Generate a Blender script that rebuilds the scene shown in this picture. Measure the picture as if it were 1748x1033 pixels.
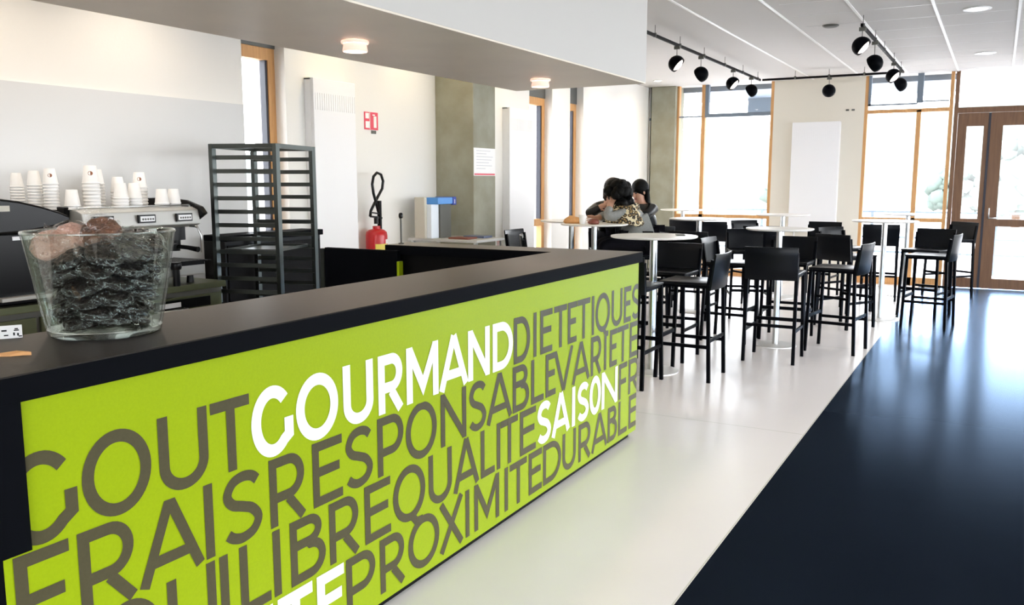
import bpy, bmesh, math, random
from mathutils import Vector, Matrix, Euler
random.seed(7)
for o in list(bpy.data.objects): bpy.data.objects.remove(o)
SC = bpy.context.scene
COL = SC.collection
PI = math.pi

# ------------------------------------------------------------------ camera
cam_d = bpy.data.cameras.new('camera'); cam = bpy.data.objects.new('camera', cam_d); COL.objects.link(cam)
cam_d.sensor_width = 36.0; cam_d.lens = 1478.0/1748*36; cam_d.clip_start = 0.05; cam_d.clip_end = 500
cam.location = (0, 0, 1.505)
cam.rotation_euler = (math.radians(90-7.954), 0, math.radians(29.14-90))
SC.camera = cam
# ------------------------------------------------------------------ world: bright hazy daylight
w = bpy.data.worlds.new('sky'); SC.world = w; w.use_nodes = True
nt = w.node_tree; nt.nodes.clear()
out = nt.nodes.new('ShaderNodeOutputWorld'); bg = nt.nodes.new('ShaderNodeBackground')
tc = nt.nodes.new('ShaderNodeTexCoord'); sep = nt.nodes.new('ShaderNodeSeparateXYZ'); rmp = nt.nodes.new('ShaderNodeValToRGB')
nt.links.new(tc.outputs['Generated'], sep.inputs[0]); nt.links.new(sep.outputs['Z'], rmp.inputs[0])
rmp.color_ramp.elements[0].position = 0.0; rmp.color_ramp.elements[0].color = (0.95, 0.975, 1, 1)
rmp.color_ramp.elements[1].position = 0.8; rmp.color_ramp.elements[1].color = (0.82, 0.9, 1, 1)
nt.links.new(rmp.outputs[0], bg.inputs['Color']); bg.inputs['Strength'].default_value = 9.0
nt.links.new(bg.outputs[0], out.inputs['Surface'])
# ------------------------------------------------------------------ exposure
SC.view_settings.view_transform = 'Standard'; SC.view_settings.look = 'None'
SC.view_settings.gamma = 1.0; SC.view_settings.exposure = 0.5; SC.view_settings.use_curve_mapping = False
SC.cycles.max_bounces = 10; SC.cycles.diffuse_bounces = 6; SC.cycles.transparent_max_bounces = 24
SC.cycles.sample_clamp_indirect = 8.0; SC.cycles.caustics_reflective = False; SC.cycles.caustics_refractive = False

# ------------------------------------------------------------------ materials
def mat(name, col, rough=0.5, metal=0.0, noise=0.0, scale=8.0, bump=0.0, bscale=60.0, spec=0.5, emit=None, coat=0.0, stretch=None, col2=None):
    m = bpy.data.materials.new(name); m.use_nodes = True; n = m.node_tree; b = n.nodes['Principled BSDF']
    b.inputs['Base Color'].default_value = (*col, 1); b.inputs['Roughness'].default_value = rough
    b.inputs['Metallic'].default_value = metal; b.inputs['Specular IOR Level'].default_value = spec
    b.inputs['Coat Weight'].default_value = coat
    t = n.nodes.new('ShaderNodeTexCoord'); mp = n.nodes.new('ShaderNodeMapping'); n.links.new(t.outputs['Object'], mp.inputs[0])
    if stretch: mp.inputs['Scale'].default_value = stretch
    if noise > 0 or col2:
        z = n.nodes.new('ShaderNodeTexNoise'); z.inputs['Scale'].default_value = scale; z.inputs['Detail'].default_value = 5
        n.links.new(mp.outputs[0], z.inputs['Vector'])
        r = n.nodes.new('ShaderNodeValToRGB'); r.color_ramp.elements[0].position = .3; r.color_ramp.elements[1].position = .7
        a = col2 if col2 else tuple(c*(1-noise) for c in col)
        r.color_ramp.elements[0].color = (*a, 1); r.color_ramp.elements[1].color = (*col, 1)
        n.links.new(z.outputs['Fac'], r.inputs[0]); n.links.new(r.outputs[0], b.inputs['Base Color'])
    if bump > 0:
        z2 = n.nodes.new('ShaderNodeTexNoise'); z2.inputs['Scale'].default_value = bscale; z2.inputs['Detail'].default_value = 4
        n.links.new(mp.outputs[0], z2.inputs['Vector'])
        bp = n.nodes.new('ShaderNodeBump'); bp.inputs['Strength'].default_value = bump; bp.inputs['Distance'].default_value = .01
        n.links.new(z2.outputs['Fac'], bp.inputs['Height']); n.links.new(bp.outputs[0], b.inputs['Normal'])
    if emit:
        b.inputs['Emission Color'].default_value = (*emit[0], 1); b.inputs['Emission Strength'].default_value = emit[1]
    return m
def glassy(name, tint=(1, 1, 1), refl=0.9, rough=0.0, fres=1.45, bump=0.0, bscale=40):
    m = bpy.data.materials.new(name); m.use_nodes = True; n = m.node_tree; n.nodes.clear()
    o = n.nodes.new('ShaderNodeOutputMaterial'); mx = n.nodes.new('ShaderNodeMixShader'); tr = n.nodes.new('ShaderNodeBsdfTransparent')
    g = n.nodes.new('ShaderNodeBsdfGlossy'); lw = n.nodes.new('ShaderNodeLayerWeight'); lw.inputs['Blend'].default_value = .5
    pw = n.nodes.new('ShaderNodeMath'); pw.operation = 'POWER'; pw.inputs[1].default_value = 4.5; n.links.new(lw.outputs['Facing'], pw.inputs[0])
    f = n.nodes.new('ShaderNodeMath'); f.operation = 'MULTIPLY_ADD'; f0 = ((fres-1)/(fres+1))**2; f.inputs[1].default_value = 1-f0; f.inputs[2].default_value = f0; n.links.new(pw.outputs[0], f.inputs[0])
    tr.inputs[0].default_value = (*tint, 1); g.inputs['Roughness'].default_value = rough; g.inputs[0].default_value = (refl, refl, refl, 1)
    n.links.new(f.outputs[0], mx.inputs[0]); n.links.new(tr.outputs[0], mx.inputs[1]); n.links.new(g.outputs[0], mx.inputs[2]); n.links.new(mx.outputs[0], o.inputs[0])
    if bump:
        z = n.nodes.new('ShaderNodeTexNoise'); z.inputs['Scale'].default_value = bscale; z.inputs['Detail'].default_value = 3
        t = n.nodes.new('ShaderNodeTexCoord'); n.links.new(t.outputs['Object'], z.inputs['Vector'])
        bp = n.nodes.new('ShaderNodeBump'); bp.inputs['Strength'].default_value = bump; bp.inputs['Distance'].default_value = .02
        n.links.new(z.outputs['Fac'], bp.inputs['Height']); n.links.new(bp.outputs[0], g.inputs['Normal']); n.links.new(bp.outputs[0], lw.inputs['Normal'])
    return m
M = {}
M['wall'] = mat('white_plaster', (.80, .79, .755), .75, bump=.05)
M['tile'] = mat('pale_grey_tile', (.61, .62, .62), .35)
M['ceiling'] = mat('ceiling_tile', (.67, .655, .635), .8, bump=.1, bscale=120)
M['ceilgrid'] = mat('ceiling_grid', (.93, .93, .92), .4)
M['soffit'] = mat('painted_soffit', (.60, .585, .555), .6)
M['soffit_under'] = mat('soffit_bounce_tint', (.88, .80, .68), .4, noise=.08, scale=3)  # underside coloured lighter and warmer to stand in for bounced lamp light
M['concrete'] = mat('concrete', (.34, .335, .265), .8, scale=5, col2=(.275, .265, .195), bump=.15, bscale=25)
M['wood'] = mat('oak_frame', (.66, .36, .14), .5, scale=6, col2=(.52, .27, .10), stretch=(8, 8, .6))
M['wood_dark'] = mat('oak_door', (.18, .09, .042), .5, scale=6, col2=(.13, .063, .03), stretch=(8, 8, .6))
M['gasket'] = mat('dark_gasket', (.02, .022, .035), .5)
M['shutter'] = mat('grey_shutter_box', (.10, .105, .10), .5)
M['steelblue'] = mat('blue_grey_metal', (.16, .20, .25), .5)
M['counter_top'] = mat('graphite_laminate', (.036, .031, .027), .42, noise=.2, scale=90, bump=.02, bscale=300)
M['counter_black'] = mat('black_edge', (.002, .0025, .004), .6, spec=.04)
M['kick'] = mat('black_plinth', (.003, .003, .004), .5, spec=.12)
M['green'] = mat('lime_laminate', (.305, .415, .008), .36, noise=.07, scale=120, spec=.25)
M['letter_grey'] = mat('grey_print', (.085, .076, .042), .36, noise=.1, scale=120, spec=.35)
M['letter_white'] = mat('white_print', (.9, .9, .88), .4)
M['stool'] = mat('black_plastic', (.002, .0025, .004), .4, spec=.04)
M['stoolseat'] = mat('black_shell', (.003, .004, .006), .3, spec=.16)
M['tabletop'] = mat('white_tabletop', (.88, .86, .82), .3)
M['chrome'] = mat('satin_steel', (.62, .63, .63), .28, metal=1)
M['steel'] = mat('stainless', (.42, .43, .40), .3, metal=1, noise=.1, scale=20)
M['rack'] = mat('rack_steel', (.09, .10, .095), .35, metal=1)
M['cab'] = mat('cabinet_steel', (.16, .175, .10), .38, metal=.8, noise=.15, scale=10)
M['black'] = mat('black_gloss', (.002, .002, .0025), .3, spec=.25)
M['blackm'] = mat('black_matte', (.003, .003, .0035), .6, spec=.12)
M['white'] = mat('white_paper', (.88, .87, .85), .5)
M['brown'] = mat('brown_print', (.25, .09, .035), .5)
M['panelwhite'] = mat('white_enamel', (.84, .84, .85), .35)
M['glass'] = glassy('window_glass', (.98, .985, .99), .8)
M['bowl'] = glassy('clear_glass', (.93, .965, .95), 1.0, .02, 1.6)
M['wrap'] = glassy('plastic_film', (.985, .985, .985), 1.0, .12, 1.7, bump=1.0, bscale=36)
M['cookie'] = mat('chocolate_cookie', (.022, .012, .008), .6, col2=(.008, .005, .004), scale=60, bump=.6, bscale=90)
M['cookie_light'] = mat('caramel_cookie', (.80, .52, .42), .5, col2=(.50, .24, .16), scale=50, bump=.6, bscale=90)
M['cookie_mid'] = mat('brown_cookie', (.22, .085, .04), .6, col2=(.06, .025, .014), scale=55, bump=.6, bscale=90)
M['red'] = mat('red_enamel', (.50, .012, .015), .3)
M['signred'] = mat('sign_red', (.72, .06, .10), .5)
M['yellow'] = mat('yellow_label', (.75, .6, .1), .5)
M['blue'] = mat('blue_label', (.10, .32, .75), .4)
M['navy'] = mat('navy_label', (.02, .05, .35), .4)
M['greyd'] = mat('dark_grey', (.10, .10, .085), .5)
M['beige'] = mat('beige_plastic', (.55, .52, .44), .5)
M['bread'] = mat('orange_paper', (.78, .40, .15), .6, noise=.2, scale=30)
M['redbrown'] = mat('red_brown', (.20, .05, .03), .5)
M['lamp'] = mat('lamp_lens', (.9, .9, .9), .4, emit=((1, .86, .72), 14))
M['lampcool'] = mat('lamp_lens_cool', (.9, .9, .9), .4, emit=((1, .95, .9), 9))
M['ring'] = mat('pinkish_glass_ring', (.9, .75, .68), .3, emit=((1, .55, .4), .5))
M['skin'] = mat('skin', (.55, .30, .20), .5)
M['hair'] = mat('black_hair', (.002, .002, .002), .6, spec=.15, bump=.8, bscale=45)
M['hairb'] = mat('dark_brown_hair', (.03, .015, .01), .5, bump=.8, bscale=45)
M['grey_knit'] = mat('grey_knit', (.30, .31, .30), .8, noise=.2, scale=60, bump=.3, bscale=120)
M['jacket'] = mat('black_jacket', (.005, .006, .007), .35, spec=.3, bump=.5, bscale=18)
M['trousers'] = mat('dark_trousers', (.005, .005, .008), .8, spec=.1)
M['eye'] = mat('eye_dark', (.01, .008, .008), .3)
M['lip'] = mat('lips', (.36, .10, .09), .5)
M['ground'] = mat('pale_paving', (.62, .58, .56), .8, noise=.12, scale=1.5)
M['grass'] = mat('hill_grass', (.115, .14, .12), .9, noise=.3, scale=.15)
M['leaf'] = mat('shrub_leaves', (.13, .165, .14), .8, noise=.2, scale=3, bump=.6, bscale=6)
# leopard print
def leopard():
    m = mat('leopard_print', (.62, .50, .30), .8); n = m.node_tree; b = n.nodes['Principled BSDF']
    v = n.nodes.new('ShaderNodeTexVoronoi'); v.inputs['Scale'].default_value = 26
    t = n.nodes.new('ShaderNodeTexCoord'); n.links.new(t.outputs['Object'], v.inputs['Vector'])
    r = n.nodes.new('ShaderNodeValToRGB'); e = r.color_ramp.elements
    e[0].position = .30; e[0].color = (.30, .20, .08, 1); e[1].position = .62; e[1].color = (.74, .64, .42, 1)
    x = e.new(.38); x.color = (.012, .01, .01, 1); x = e.new(.55); x.color = (.012, .01, .01, 1)
    n.links.new(v.outputs['Distance'], r.inputs[0]); n.links.new(r.outputs[0], b.inputs['Base Color']); return m
M['leopard'] = leopard()
def floor_mat(name, col, rough, joint, tx, ty, ox=0, oy=0, spec=.5, noise=0.04):
    m = mat(name, col, rough, noise=noise, scale=1.3, spec=spec); n = m.node_tree; b = n.nodes['Principled BSDF']
    src = b.inputs['Base Color'].links[0].from_socket
    t = n.nodes.new('ShaderNodeTexCoord'); sp = n.nodes.new('ShaderNodeSeparateXYZ'); n.links.new(t.outputs['Object'], sp.inputs[0])
    last = None
    for ax, period, off in (('X', tx, ox), ('Y', ty, oy)):
        a = n.nodes.new('ShaderNodeMath'); a.operation = 'ADD'; a.inputs[1].default_value = off+100*period; n.links.new(sp.outputs[ax], a.inputs[0])
        q = n.nodes.new('ShaderNodeMath'); q.operation = 'MODULO'; q.inputs[1].default_value = period; n.links.new(a.outputs[0], q.inputs[0])
        l = n.nodes.new('ShaderNodeMath'); l.operation = 'LESS_THAN'; l.inputs[1].default_value = .006; n.links.new(q.outputs[0], l.inputs[0])
        if last:
            k = n.nodes.new('ShaderNodeMath'); k.operation = 'MAXIMUM'; n.links.new(last, k.inputs[0]); n.links.new(l.outputs[0], k.inputs[1]); last = k.outputs[0]
        else: last = l.outputs[0]
    mx = n.nodes.new('ShaderNodeMixRGB'); mx.inputs[2].default_value = (*joint, 1); n.links.new(last, mx.inputs[0]); n.links.new(src, mx.inputs[1])
    n.links.new(mx.outputs[0], b.inputs['Base Color']); return m
M['floor_white'] = floor_mat('cream_vinyl', (.90, .855, .845), .24, (.62, .61, .55), 3.0, 1.78, .75, .86)
M['floor_navy'] = floor_mat('navy_vinyl', (.010, .014, .022), .22, (.009, .012, .02), 3.0, 2.0, 0, .3, spec=.22, noise=.15)

def grazing_floor(m, p, k, col, rough):
    n = m.node_tree; b = n.nodes['Principled BSDF']; o = n.nodes['Material Output']; b.inputs['Specular IOR Level'].default_value = 0
    g = n.nodes.new('ShaderNodeBsdfGlossy'); g.inputs[0].default_value = (*col, 1); g.inputs['Roughness'].default_value = rough
    lw = n.nodes.new('ShaderNodeLayerWeight'); pw = n.nodes.new('ShaderNodeMath'); pw.operation = 'POWER'; pw.inputs[1].default_value = p; n.links.new(lw.outputs['Facing'], pw.inputs[0])
    a = n.nodes.new('ShaderNodeMath'); a.operation = 'MULTIPLY_ADD'; a.inputs[1].default_value = k; a.inputs[2].default_value = .004; a.use_clamp = True; n.links.new(pw.outputs[0], a.inputs[0])
    mx = n.nodes.new('ShaderNodeMixShader'); n.links.new(a.outputs[0], mx.inputs[0]); n.links.new(b.outputs[0], mx.inputs[1]); n.links.new(g.outputs[0], mx.inputs[2]); n.links.new(mx.outputs[0], o.inputs['Surface'])
grazing_floor(M['floor_navy'], 21, 18.0, (.50, .70, 1), .2)  # blue of the reflected sky is put into the gloss colour
for k_ in ('green', 'letter_grey'): grazing_floor(M[k_], 3.5, .42, (1, 1, 1), .35)
grazing_floor(M['counter_top'], 10, .65, (1, .97, .93), .38)

# ------------------------------------------------------------------ mesh helpers
def BM(): return bmesh.new()
def box(bm, x0, x1, y0, y1, z0, z1, mtx=None):
    vs = [bm.verts.new((x, y, z)) for x in (x0, x1) for y in (y0, y1) for z in (z0, z1)]
    for f in ((0, 1, 3, 2), (4, 6, 7, 5), (0, 4, 5, 1), (2, 3, 7, 6), (0, 2, 6, 4), (1, 5, 7, 3)):
        bm.faces.new([vs[i] for i in f])
    if mtx: bmesh.ops.transform(bm, matrix=mtx, verts=vs)
    return vs
def bevbox(bm, x0, x1, y0, y1, z0, z1, r=.01, seg=2):
    t = BM(); box(t, x0, x1, y0, y1, z0, z1)
    bmesh.ops.bevel(t, geom=t.edges[:], offset=r, segments=seg, affect='EDGES', profile=.5)
    me = bpy.data.meshes.new('t'); t.to_mesh(me); t.free(); bm.from_mesh(me); bpy.data.meshes.remove(me)
def tube(bm, pts, r, n=10, caps=True):
    pts = [Vector(p) for p in pts]; rings = []
    rr = r if isinstance(r, (list, tuple)) else [r]*len(pts)
    up = None
    for i, p in enumerate(pts):
        a = pts[max(i-1, 0)]; b = pts[min(i+1, len(pts)-1)]; d = (b-a).normalized()
        if up is None:
            up = Vector((0, 0, 1)) if abs(d.z) < .9 else Vector((1, 0, 0))
        u = d.cross(up).normalized(); v = u.cross(d).normalized(); up = v
        rings.append([bm.verts.new(p+(u*math.cos(2*PI*k/n)+v*math.sin(2*PI*k/n))*rr[i]) for k in range(n)])
    for a, b in zip(rings, rings[1:]):
        for k in range(n): bm.faces.new((a[k], a[(k+1) % n], b[(k+1) % n], b[k]))
    if caps: bm.faces.new(rings[0]); bm.faces.new(rings[-1][::-1])
def bar(bm, a, b, w, h=None):
    """square section bar from a to b"""
    h = h or w; a = Vector(a); b = Vector(b); d = (b-a).normalized()
    up = Vector((0, 0, 1)) if abs(d.z) < .8 else Vector((0, 1, 0))
    u = d.cross(up).normalized()*w/2; v = u.cross(d).normalized()*h/2
    A = [bm.verts.new(a+s*u+t*v) for s, t in ((-1, -1), (1, -1), (1, 1), (-1, 1))]
    B = [bm.verts.new(b+s*u+t*v) for s, t in ((-1, -1), (1, -1), (1, 1), (-1, 1))]
    for k in range(4): bm.faces.new((A[k], A[(k+1) % 4], B[(k+1) % 4], B[k]))
    bm.faces.new(A[::-1]); bm.faces.new(B)
def lathe(bm, prof, n=32, c=(0, 0, 0), mtx=None, close=False):
    rings = []; allv = []
    for r, z in prof:
        if r < 1e-6: ring = [bm.verts.new((c[0], c[1], c[2]+z))]
        else: ring = [bm.verts.new((c[0]+r*math.cos(2*PI*k/n), c[1]+r*math.sin(2*PI*k/n), c[2]+z)) for k in range(n)]
        rings.append(ring); allv += ring
    prs = list(zip(rings, rings[1:]))
    if close: prs.append((rings[-1], rings[0]))
    for a, b in prs:
        if len(a) == 1 and len(b) == 1: continue
        for k in range(n):
            if len(a) == 1: bm.faces.new((a[0], b[(k+1) % n], b[k]))
            elif len(b) == 1: bm.faces.new((a[k], a[(k+1) % n], b[0]))
            else: bm.faces.new((a[k], a[(k+1) % n], b[(k+1) % n], b[k]))
    if mtx: bmesh.ops.transform(bm, matrix=mtx, verts=allv)
def prism(bm, pts, y0, y1, plane='XZ'):
    """extrude polygon pts given in a plane between y0 and y1 of the third axis"""
    f = (lambda a, b, t: (a, t, b)) if plane == 'XZ' else ((lambda a, b, t: (t, a, b)) if plane == 'YZ' else (lambda a, b, t: (a, b, t)))
    A = [bm.verts.new(f(a, b, y0)) for a, b in pts]; B = [bm.verts.new(f(a, b, y1)) for a, b in pts]
    bm.faces.new(A); bm.faces.new(B[::-1])
    for k in range(len(A)): bm.faces.new((A[k], B[k], B[(k+1) % len(A)], A[(k+1) % len(A)]))
def obj(name, bm, m, parent=None, smooth=False, bevel=0, label=None):
    bmesh.ops.recalc_face_normals(bm, faces=bm.faces[:])
    me = bpy.data.meshes.new(name); bm.to_mesh(me); bm.free(); me.materials.append(m)
    o = bpy.data.objects.new(name, me); COL.objects.link(o)
    if smooth:
        for p in me.polygons: p.use_smooth = True
        if smooth == 'auto': me.set_sharp_from_angle(angle=.7)
    if bevel:
        b = o.modifiers.new('bevel', 'BEVEL'); b.width = bevel; b.segments = 2; b.limit_method = 'ANGLE'
    if parent: o.parent = parent
    if label: o['label'] = label
    return o
def tag(o, label, cat, group=None, kind=None):
    o['label'] = label; o['category'] = cat
    if group: o['group'] = group
    if kind: o['kind'] = kind
    return o
def thing(name, label, cat, loc=(0, 0, 0), rz=0, group=None):
    o = bpy.data.objects.new(name, None); COL.objects.link(o); o.empty_display_size = .1
    o.location = loc; o.rotation_euler = (0, 0, rz); return tag(o, label, cat, group)
def struct(name, bm, m, **k):
    o = obj(name, bm, m, **k); o['kind'] = 'structure'; return o
def dup(root, loc, rz, label=None, group=None):
    r = root.copy(); COL.objects.link(r); r.location = loc; r.rotation_euler = (0, 0, rz)
    if label: r['label'] = label
    if group: r['group'] = group
    for ch in list(root.children):
        c = ch.copy(); COL.objects.link(c); c.parent = r
        for g in list(ch.children):
            d = g.copy(); COL.objects.link(d); d.parent = c
    return r
def sbox(name, m, *a, **k):
    b = BM(); box(b, *a); return struct(name, b, m, **k)

# ------------------------------------------------------------------ room shell
XF = 13.85; YL = 5.12; ZC = 3.03; XB = -4.0; YR = -5.2; YN = 0.918
sbox('floor', M['floor_white'], XB, XF+.12, YN, YL+.3, -.1, 0)
sbox('floor', M['floor_navy'], XB, XF+.12, YR, YN, -.1, 0)
sbox('ceiling', M['ceiling'], XB, XF+.3, YR-.3, YL+.4, ZC, ZC+.15)
# ceiling T-grid (light profile lines along the room and faint cross joints)
b = BM()
for y in (2.54, 1.873, 1.24, .60, -.055, -.70, -1.35, -2.0, -2.65, -3.3, -3.95):
    box(b, 4.79 if y > 1.7 else XB, XF, y-.012, y+.012, ZC-.006, ZC)
struct('trim_1', b, M['ceilgrid'])
b = BM()
for i in range(28):
    x = 13.55-i*.62; box(b, x-.003, x+.003, YR, 1.78, ZC-.002, ZC)
struct('trim_2', b, M['panelwhite'])
# left wall with three narrow windows
W = [(4.94, 5.40), (9.62, 10.25), (10.79, 11.22)]
b = BM(); x = XB
for a, c in W:
    box(b, x, a, YL, YL+.36, 0, ZC); x = c
box(b, x, XF+.12, YL, YL+.36, 0, ZC)
struct('wall_left', b, M['wall'])
sbox('trim_3', M['tile'], XB, 4.93, YL-.012, YL, 0, 2.09)
for i, (a, c) in enumerate(W):
    b = BM(); f0, f1 = YL+.11, YL+.19
    box(b, a, a+.07, f0, f1, .02, 2.57); box(b, c-.075, c, f0, f1, .02, 2.57)
    box(b, a+.07, c-.075, f0, f1, 2.475, 2.57); box(b, a+.07, c-.075, f0, f1, .93, 1.02); box(b, a+.07, c-.075, f0, f1, .02, .12)
    wn = struct('window_%d' % (i+1), b, M['wood'])
    b = BM(); box(b, c-.099, c-.075, f0+.01, f1-.01, 1.02, 2.475); box(b, a+.07, a+.08, f0+.01, f1-.01, 1.02, 2.475); obj('gasket', b, M['gasket'], wn)
    b = BM(); box(b, a+.07, c-.075, f0+.035, f0+.045, .12, 2.475); obj('pane', b, M['glass'], wn)
    b = BM(); box(b, a, c, f0-.01, f1, 2.57, ZC); obj('blind_box', b, M['shutter'], wn)
# concrete pillars
b = BM(); box(b, 7.56, 8.0, 4.66, YL, 0, ZC); struct('wall_pillar_left', b, M['concrete'], bevel=.008)
b = BM(); box(b, 13.76, 14.2, 4.65, 5.06, 0, ZC); struct('wall_pillar_far', b, M['concrete'], bevel=.008)
# far wall: solid piers around glazing
b = BM(); box(b, XF, XF+.25, 1.80, 3.11, 0, ZC); struct('wall_far', b, mat('cream_plaster', (.73, .69, .60), .75, bump=.05))
b = BM(); box(b, XF, XF+.12, YR, -1.75, 0, ZC); struct('wall_far', b, M['wall'])
def glazing(name, y0, y1, mull, tr, bars, woodm, sill=.96, base=.115, top=ZC, blue=True):
    b = BM(); X0, X1 = XF, XF+.09
    for y in (y0, y1): box(b, X0, X1, y-.045 if y == y1 else y, y if y == y1 else y+.045, 0, top)
    for y in mull: box(b, X0, X1, y-.03, y+.03, 0, tr)
    box(b, X0, X1, y0+.045, y1-.045, sill-.035, sill+.02); box(b, X0, X1, y0+.045, y1-.045, 0, base)
    if not blue: box(b, X0, X1, y0+.045, y1-.045, tr-.03, tr+.02)
    wn = struct(name, b, woodm)
    b = BM(); box(b, X0+.04, X0+.05, y0+.045, y1-.045, base, top); obj('pane', b, M['glass'], wn)
    b = BM()
    for (a, c, z0, z1) in bars: box(b, X0-.01, X0+.07, a, c, z0, z1)
    obj('upper_frame', b, M['steelblue'], wn, label='blue grey metal bars of the upper window')
    return wn
glazing('window_4', 3.11, 4.66, (4.215,), ZC, [(3.155, 4.185, 2.52, 2.575), (4.13, 4.185, 2.575, ZC), (4.245, 4.61, 2.53, 2.55)], M['wood'])
glazing('window_5', .64, 1.80, (1.07,), 2.52, [(1.10, 1.755, 2.60, 2.62), (.69, 1.04, 2.63, 2.645), (1.03, 1.11, 2.62, ZC), (1.72, 1.755, 2.6, ZC)], M['wood'], blue=False)
glazing('window_6', 5.06, 5.12, (), 2.5, [(5.06, 5.12, 2.50, 2.54)], M['panelwhite'])
# door: transom light over two leaves
b = BM(); X0, X1 = XF-.01, XF+.10
box(b, X0, X1, .57, .62, 0, ZC); box(b, X0, X1, -1.75, .57, 2.455, 2.53)
box(b, X0, X1, -1.75, -1.70, 0, ZC)
dr = struct('door_1', b, M['wood_dark'])
b = BM(); box(b, XF+.04, XF+.05, -1.70, .57, 2.53, ZC-.02); obj('transom_pane', b, M['glass'], dr)
def leaf(y0, y1, s0, s1, name='door_leaf'):
    b = BM(); X0, X1 = XF, XF+.06
    box(b, X0, X1, y0, y0+s0, .01, 2.45); box(b, X0, X1, y1-s1, y1, .01, 2.45)
    for z0, z1 in ((2.27, 2.45), (.885, .985), (.01, .15)): box(b, X0, X1, y0+s0, y1-s1, z0, z1)
    lf = obj(name, b, M['wood_dark'], dr)
    b = BM(); box(b, XF+.025, XF+.035, y0+s0, y1-s1, .15, 2.27); obj('leaf_pane', b, M['glass'], lf)
    return lf
leaf(.185, .565, .055, .115)
l2 = leaf(-.86, .155, .11, .15)
leaf(-1.69, -.87, .11, .11)
b = BM(); box(b, XF-.005, XF+.04, .157, .183, .01, 2.44); box(b, XF+.06, XF+.07, .12, .22, .01, 2.45); obj('meeting_gasket', b, M['gasket'], dr)
b = BM(); tube(b, [(XF, .10, 1.0), (XF-.05, .10, 1.0), (XF-.05, .10, 1.14)], .009); tube(b, [(XF, .10, 1.0), (XF-.05, .10, 1.0), (XF-.05, .0, 1.0)], .009); obj('door_handle', b, M['chrome'], l2, smooth=True)
# right wall and back wall: unseen, big windows, bays walled up to balance daylight
b = BM()
box(b, XB, XF+.12, YR-.25, YR, 0, .12); box(b, XB, XF+.12, YR-.25, YR, 2.9, ZC)
for x0_, x1_ in ((XB, -.8), (.9, 3.6), (5.2, 5.6), (7.5, 7.9), (10.4, 10.8), (13.4, 13.8)): box(b, x0_, x1_, YR-.25, YR, .12, 2.9)
struct('wall_right', b, M['wall'])
b = BM(); box(b, XB, XF, YR-.12, YR-.11, .12, 2.9); struct('window_7', b, M['glass'])
b = BM(); box(b, XB-.2, XB, YR, -3.6, 0, ZC); box(b, XB-.2, XB, 1.4, YL+.3, 0, ZC); box(b, XB-.2, XB, -3.6, 1.4, 0, .4); box(b, XB-.2, XB, -3.6, 1.4, 2.8, ZC)
struct('wall_back', b, M['wall'])
b = BM(); box(b, XB-.11, XB-.10, -3.6, 1.4, .4, 2.8); struct('window_8', b, M['glass'])
# bulkhead over the counter
b = BM(); box(b, XB, 4.77, 1.79, 2.63, 2.062, ZC); struct('ceiling_bulkhead', b, M['soffit'])
b = BM(); box(b, XB, 4.768, 1.792, 2.628, 2.055, 2.062); struct('trim_4', b, M['soffit_under'])

# ------------------------------------------------------------------ lamps
def downlight(name, x, y, z, r, m, power, col, label, cat, group=None, ring=True, spot=None, rad=.05):
    t = thing(name, label, cat, (x, y, z), 0, group)
    b = BM(); lathe(b, [(r*.72, -.001), (r, -.001), (r*1.02, -.006), (r*.98, -.012), (r*.74, -.010)], 28, close=True); obj('trim_ring', b, M['ring'] if ring else M['panelwhite'], t, smooth='auto')
    b = BM(); lathe(b, [(0, -.012 if ring else -.008), (r*.55, -.012 if ring else -.008), (r*.735, -.006), (r*.735, -.001), (0, -.001)], 28); obj('lens', b, m, t, smooth='auto')
    if power:
        ld = bpy.data.lights.new('downlight_beam', 'SPOT'); ld.energy = power; ld.color = col; ld.spot_size = spot or 2.2; ld.spot_blend = .8; ld.shadow_soft_size = rad
        lo = bpy.data.objects.new('downlight_beam', ld); COL.objects.link(lo); lo.parent = t; lo.location = (0, 0, -.03)
    return t
WARM = (1, .76, .38)
for i, (x, y, l) in enumerate([(2.78, 2.26, 'glowing recessed downlight under the bulkhead, nearer to the camera'), (4.28, 2.21, 'glowing recessed downlight near the far end of the bulkhead')]):
    t = downlight('counter_downlight', x, y, 2.055, .054, M['lamp'], 14, (1, .75, .6), l, 'downlight', 'downlights in the bulkhead')
    b = BM(); lathe(b, [(.045, -.012), (.05, -.04), (.047, -.042), (.040, -.014)], 24, close=True); obj('glass_collar', b, M['ring'], t, smooth='auto')
for (x, y, l) in [(8.98, .275, 'round white ceiling spotlight panel nearest the camera at top right'), (12.06, .25, 'round white ceiling spotlight above the glazed door')]:
    downlight('ceiling_downlight', x, y, ZC, .115, M['lampcool'], 30, (1, .93, .85), l, 'downlight', 'round downlights in the tiled ceiling', ring=False)
for (x, y) in [(5.9, .26), (2.8, .26), (-.3, .26), (8.98, -2.4), (5.9, -2.4), (2.8, -2.4), (-.3, -2.4)]:  # lamps added out of view to fill the room with light
    downlight('ceiling_downlight', x, y, ZC, .115, M['lampcool'], 30, (1, .93, .85), 'added fill downlight in the tiled ceiling beyond the picture edge', 'downlight', 'round downlights in the tiled ceiling', ring=False)
for (x, y) in [(3.9, 4.5), (2.8, 4.5), (1.7, 4.5), (.6, 4.5), (5.9, 4.65), (7.0, 4.65), (8.8, 4.6), (11.7, 4.65), (12.9, 4.65), (10.3, 4.6)]:  # those over the back bar are added to brighten the kitchen
    downlight('wall_washer', x, y, ZC, .07, M['lamp'], 13 if x > 4.5 else 30, WARM if x > 4.5 else (1, .86, .70), 'small unseen warm ceiling downlight washing the left wall behind the bulkhead', 'downlight', 'warm downlights along the left wall', ring=False, spot=2.7)
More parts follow.
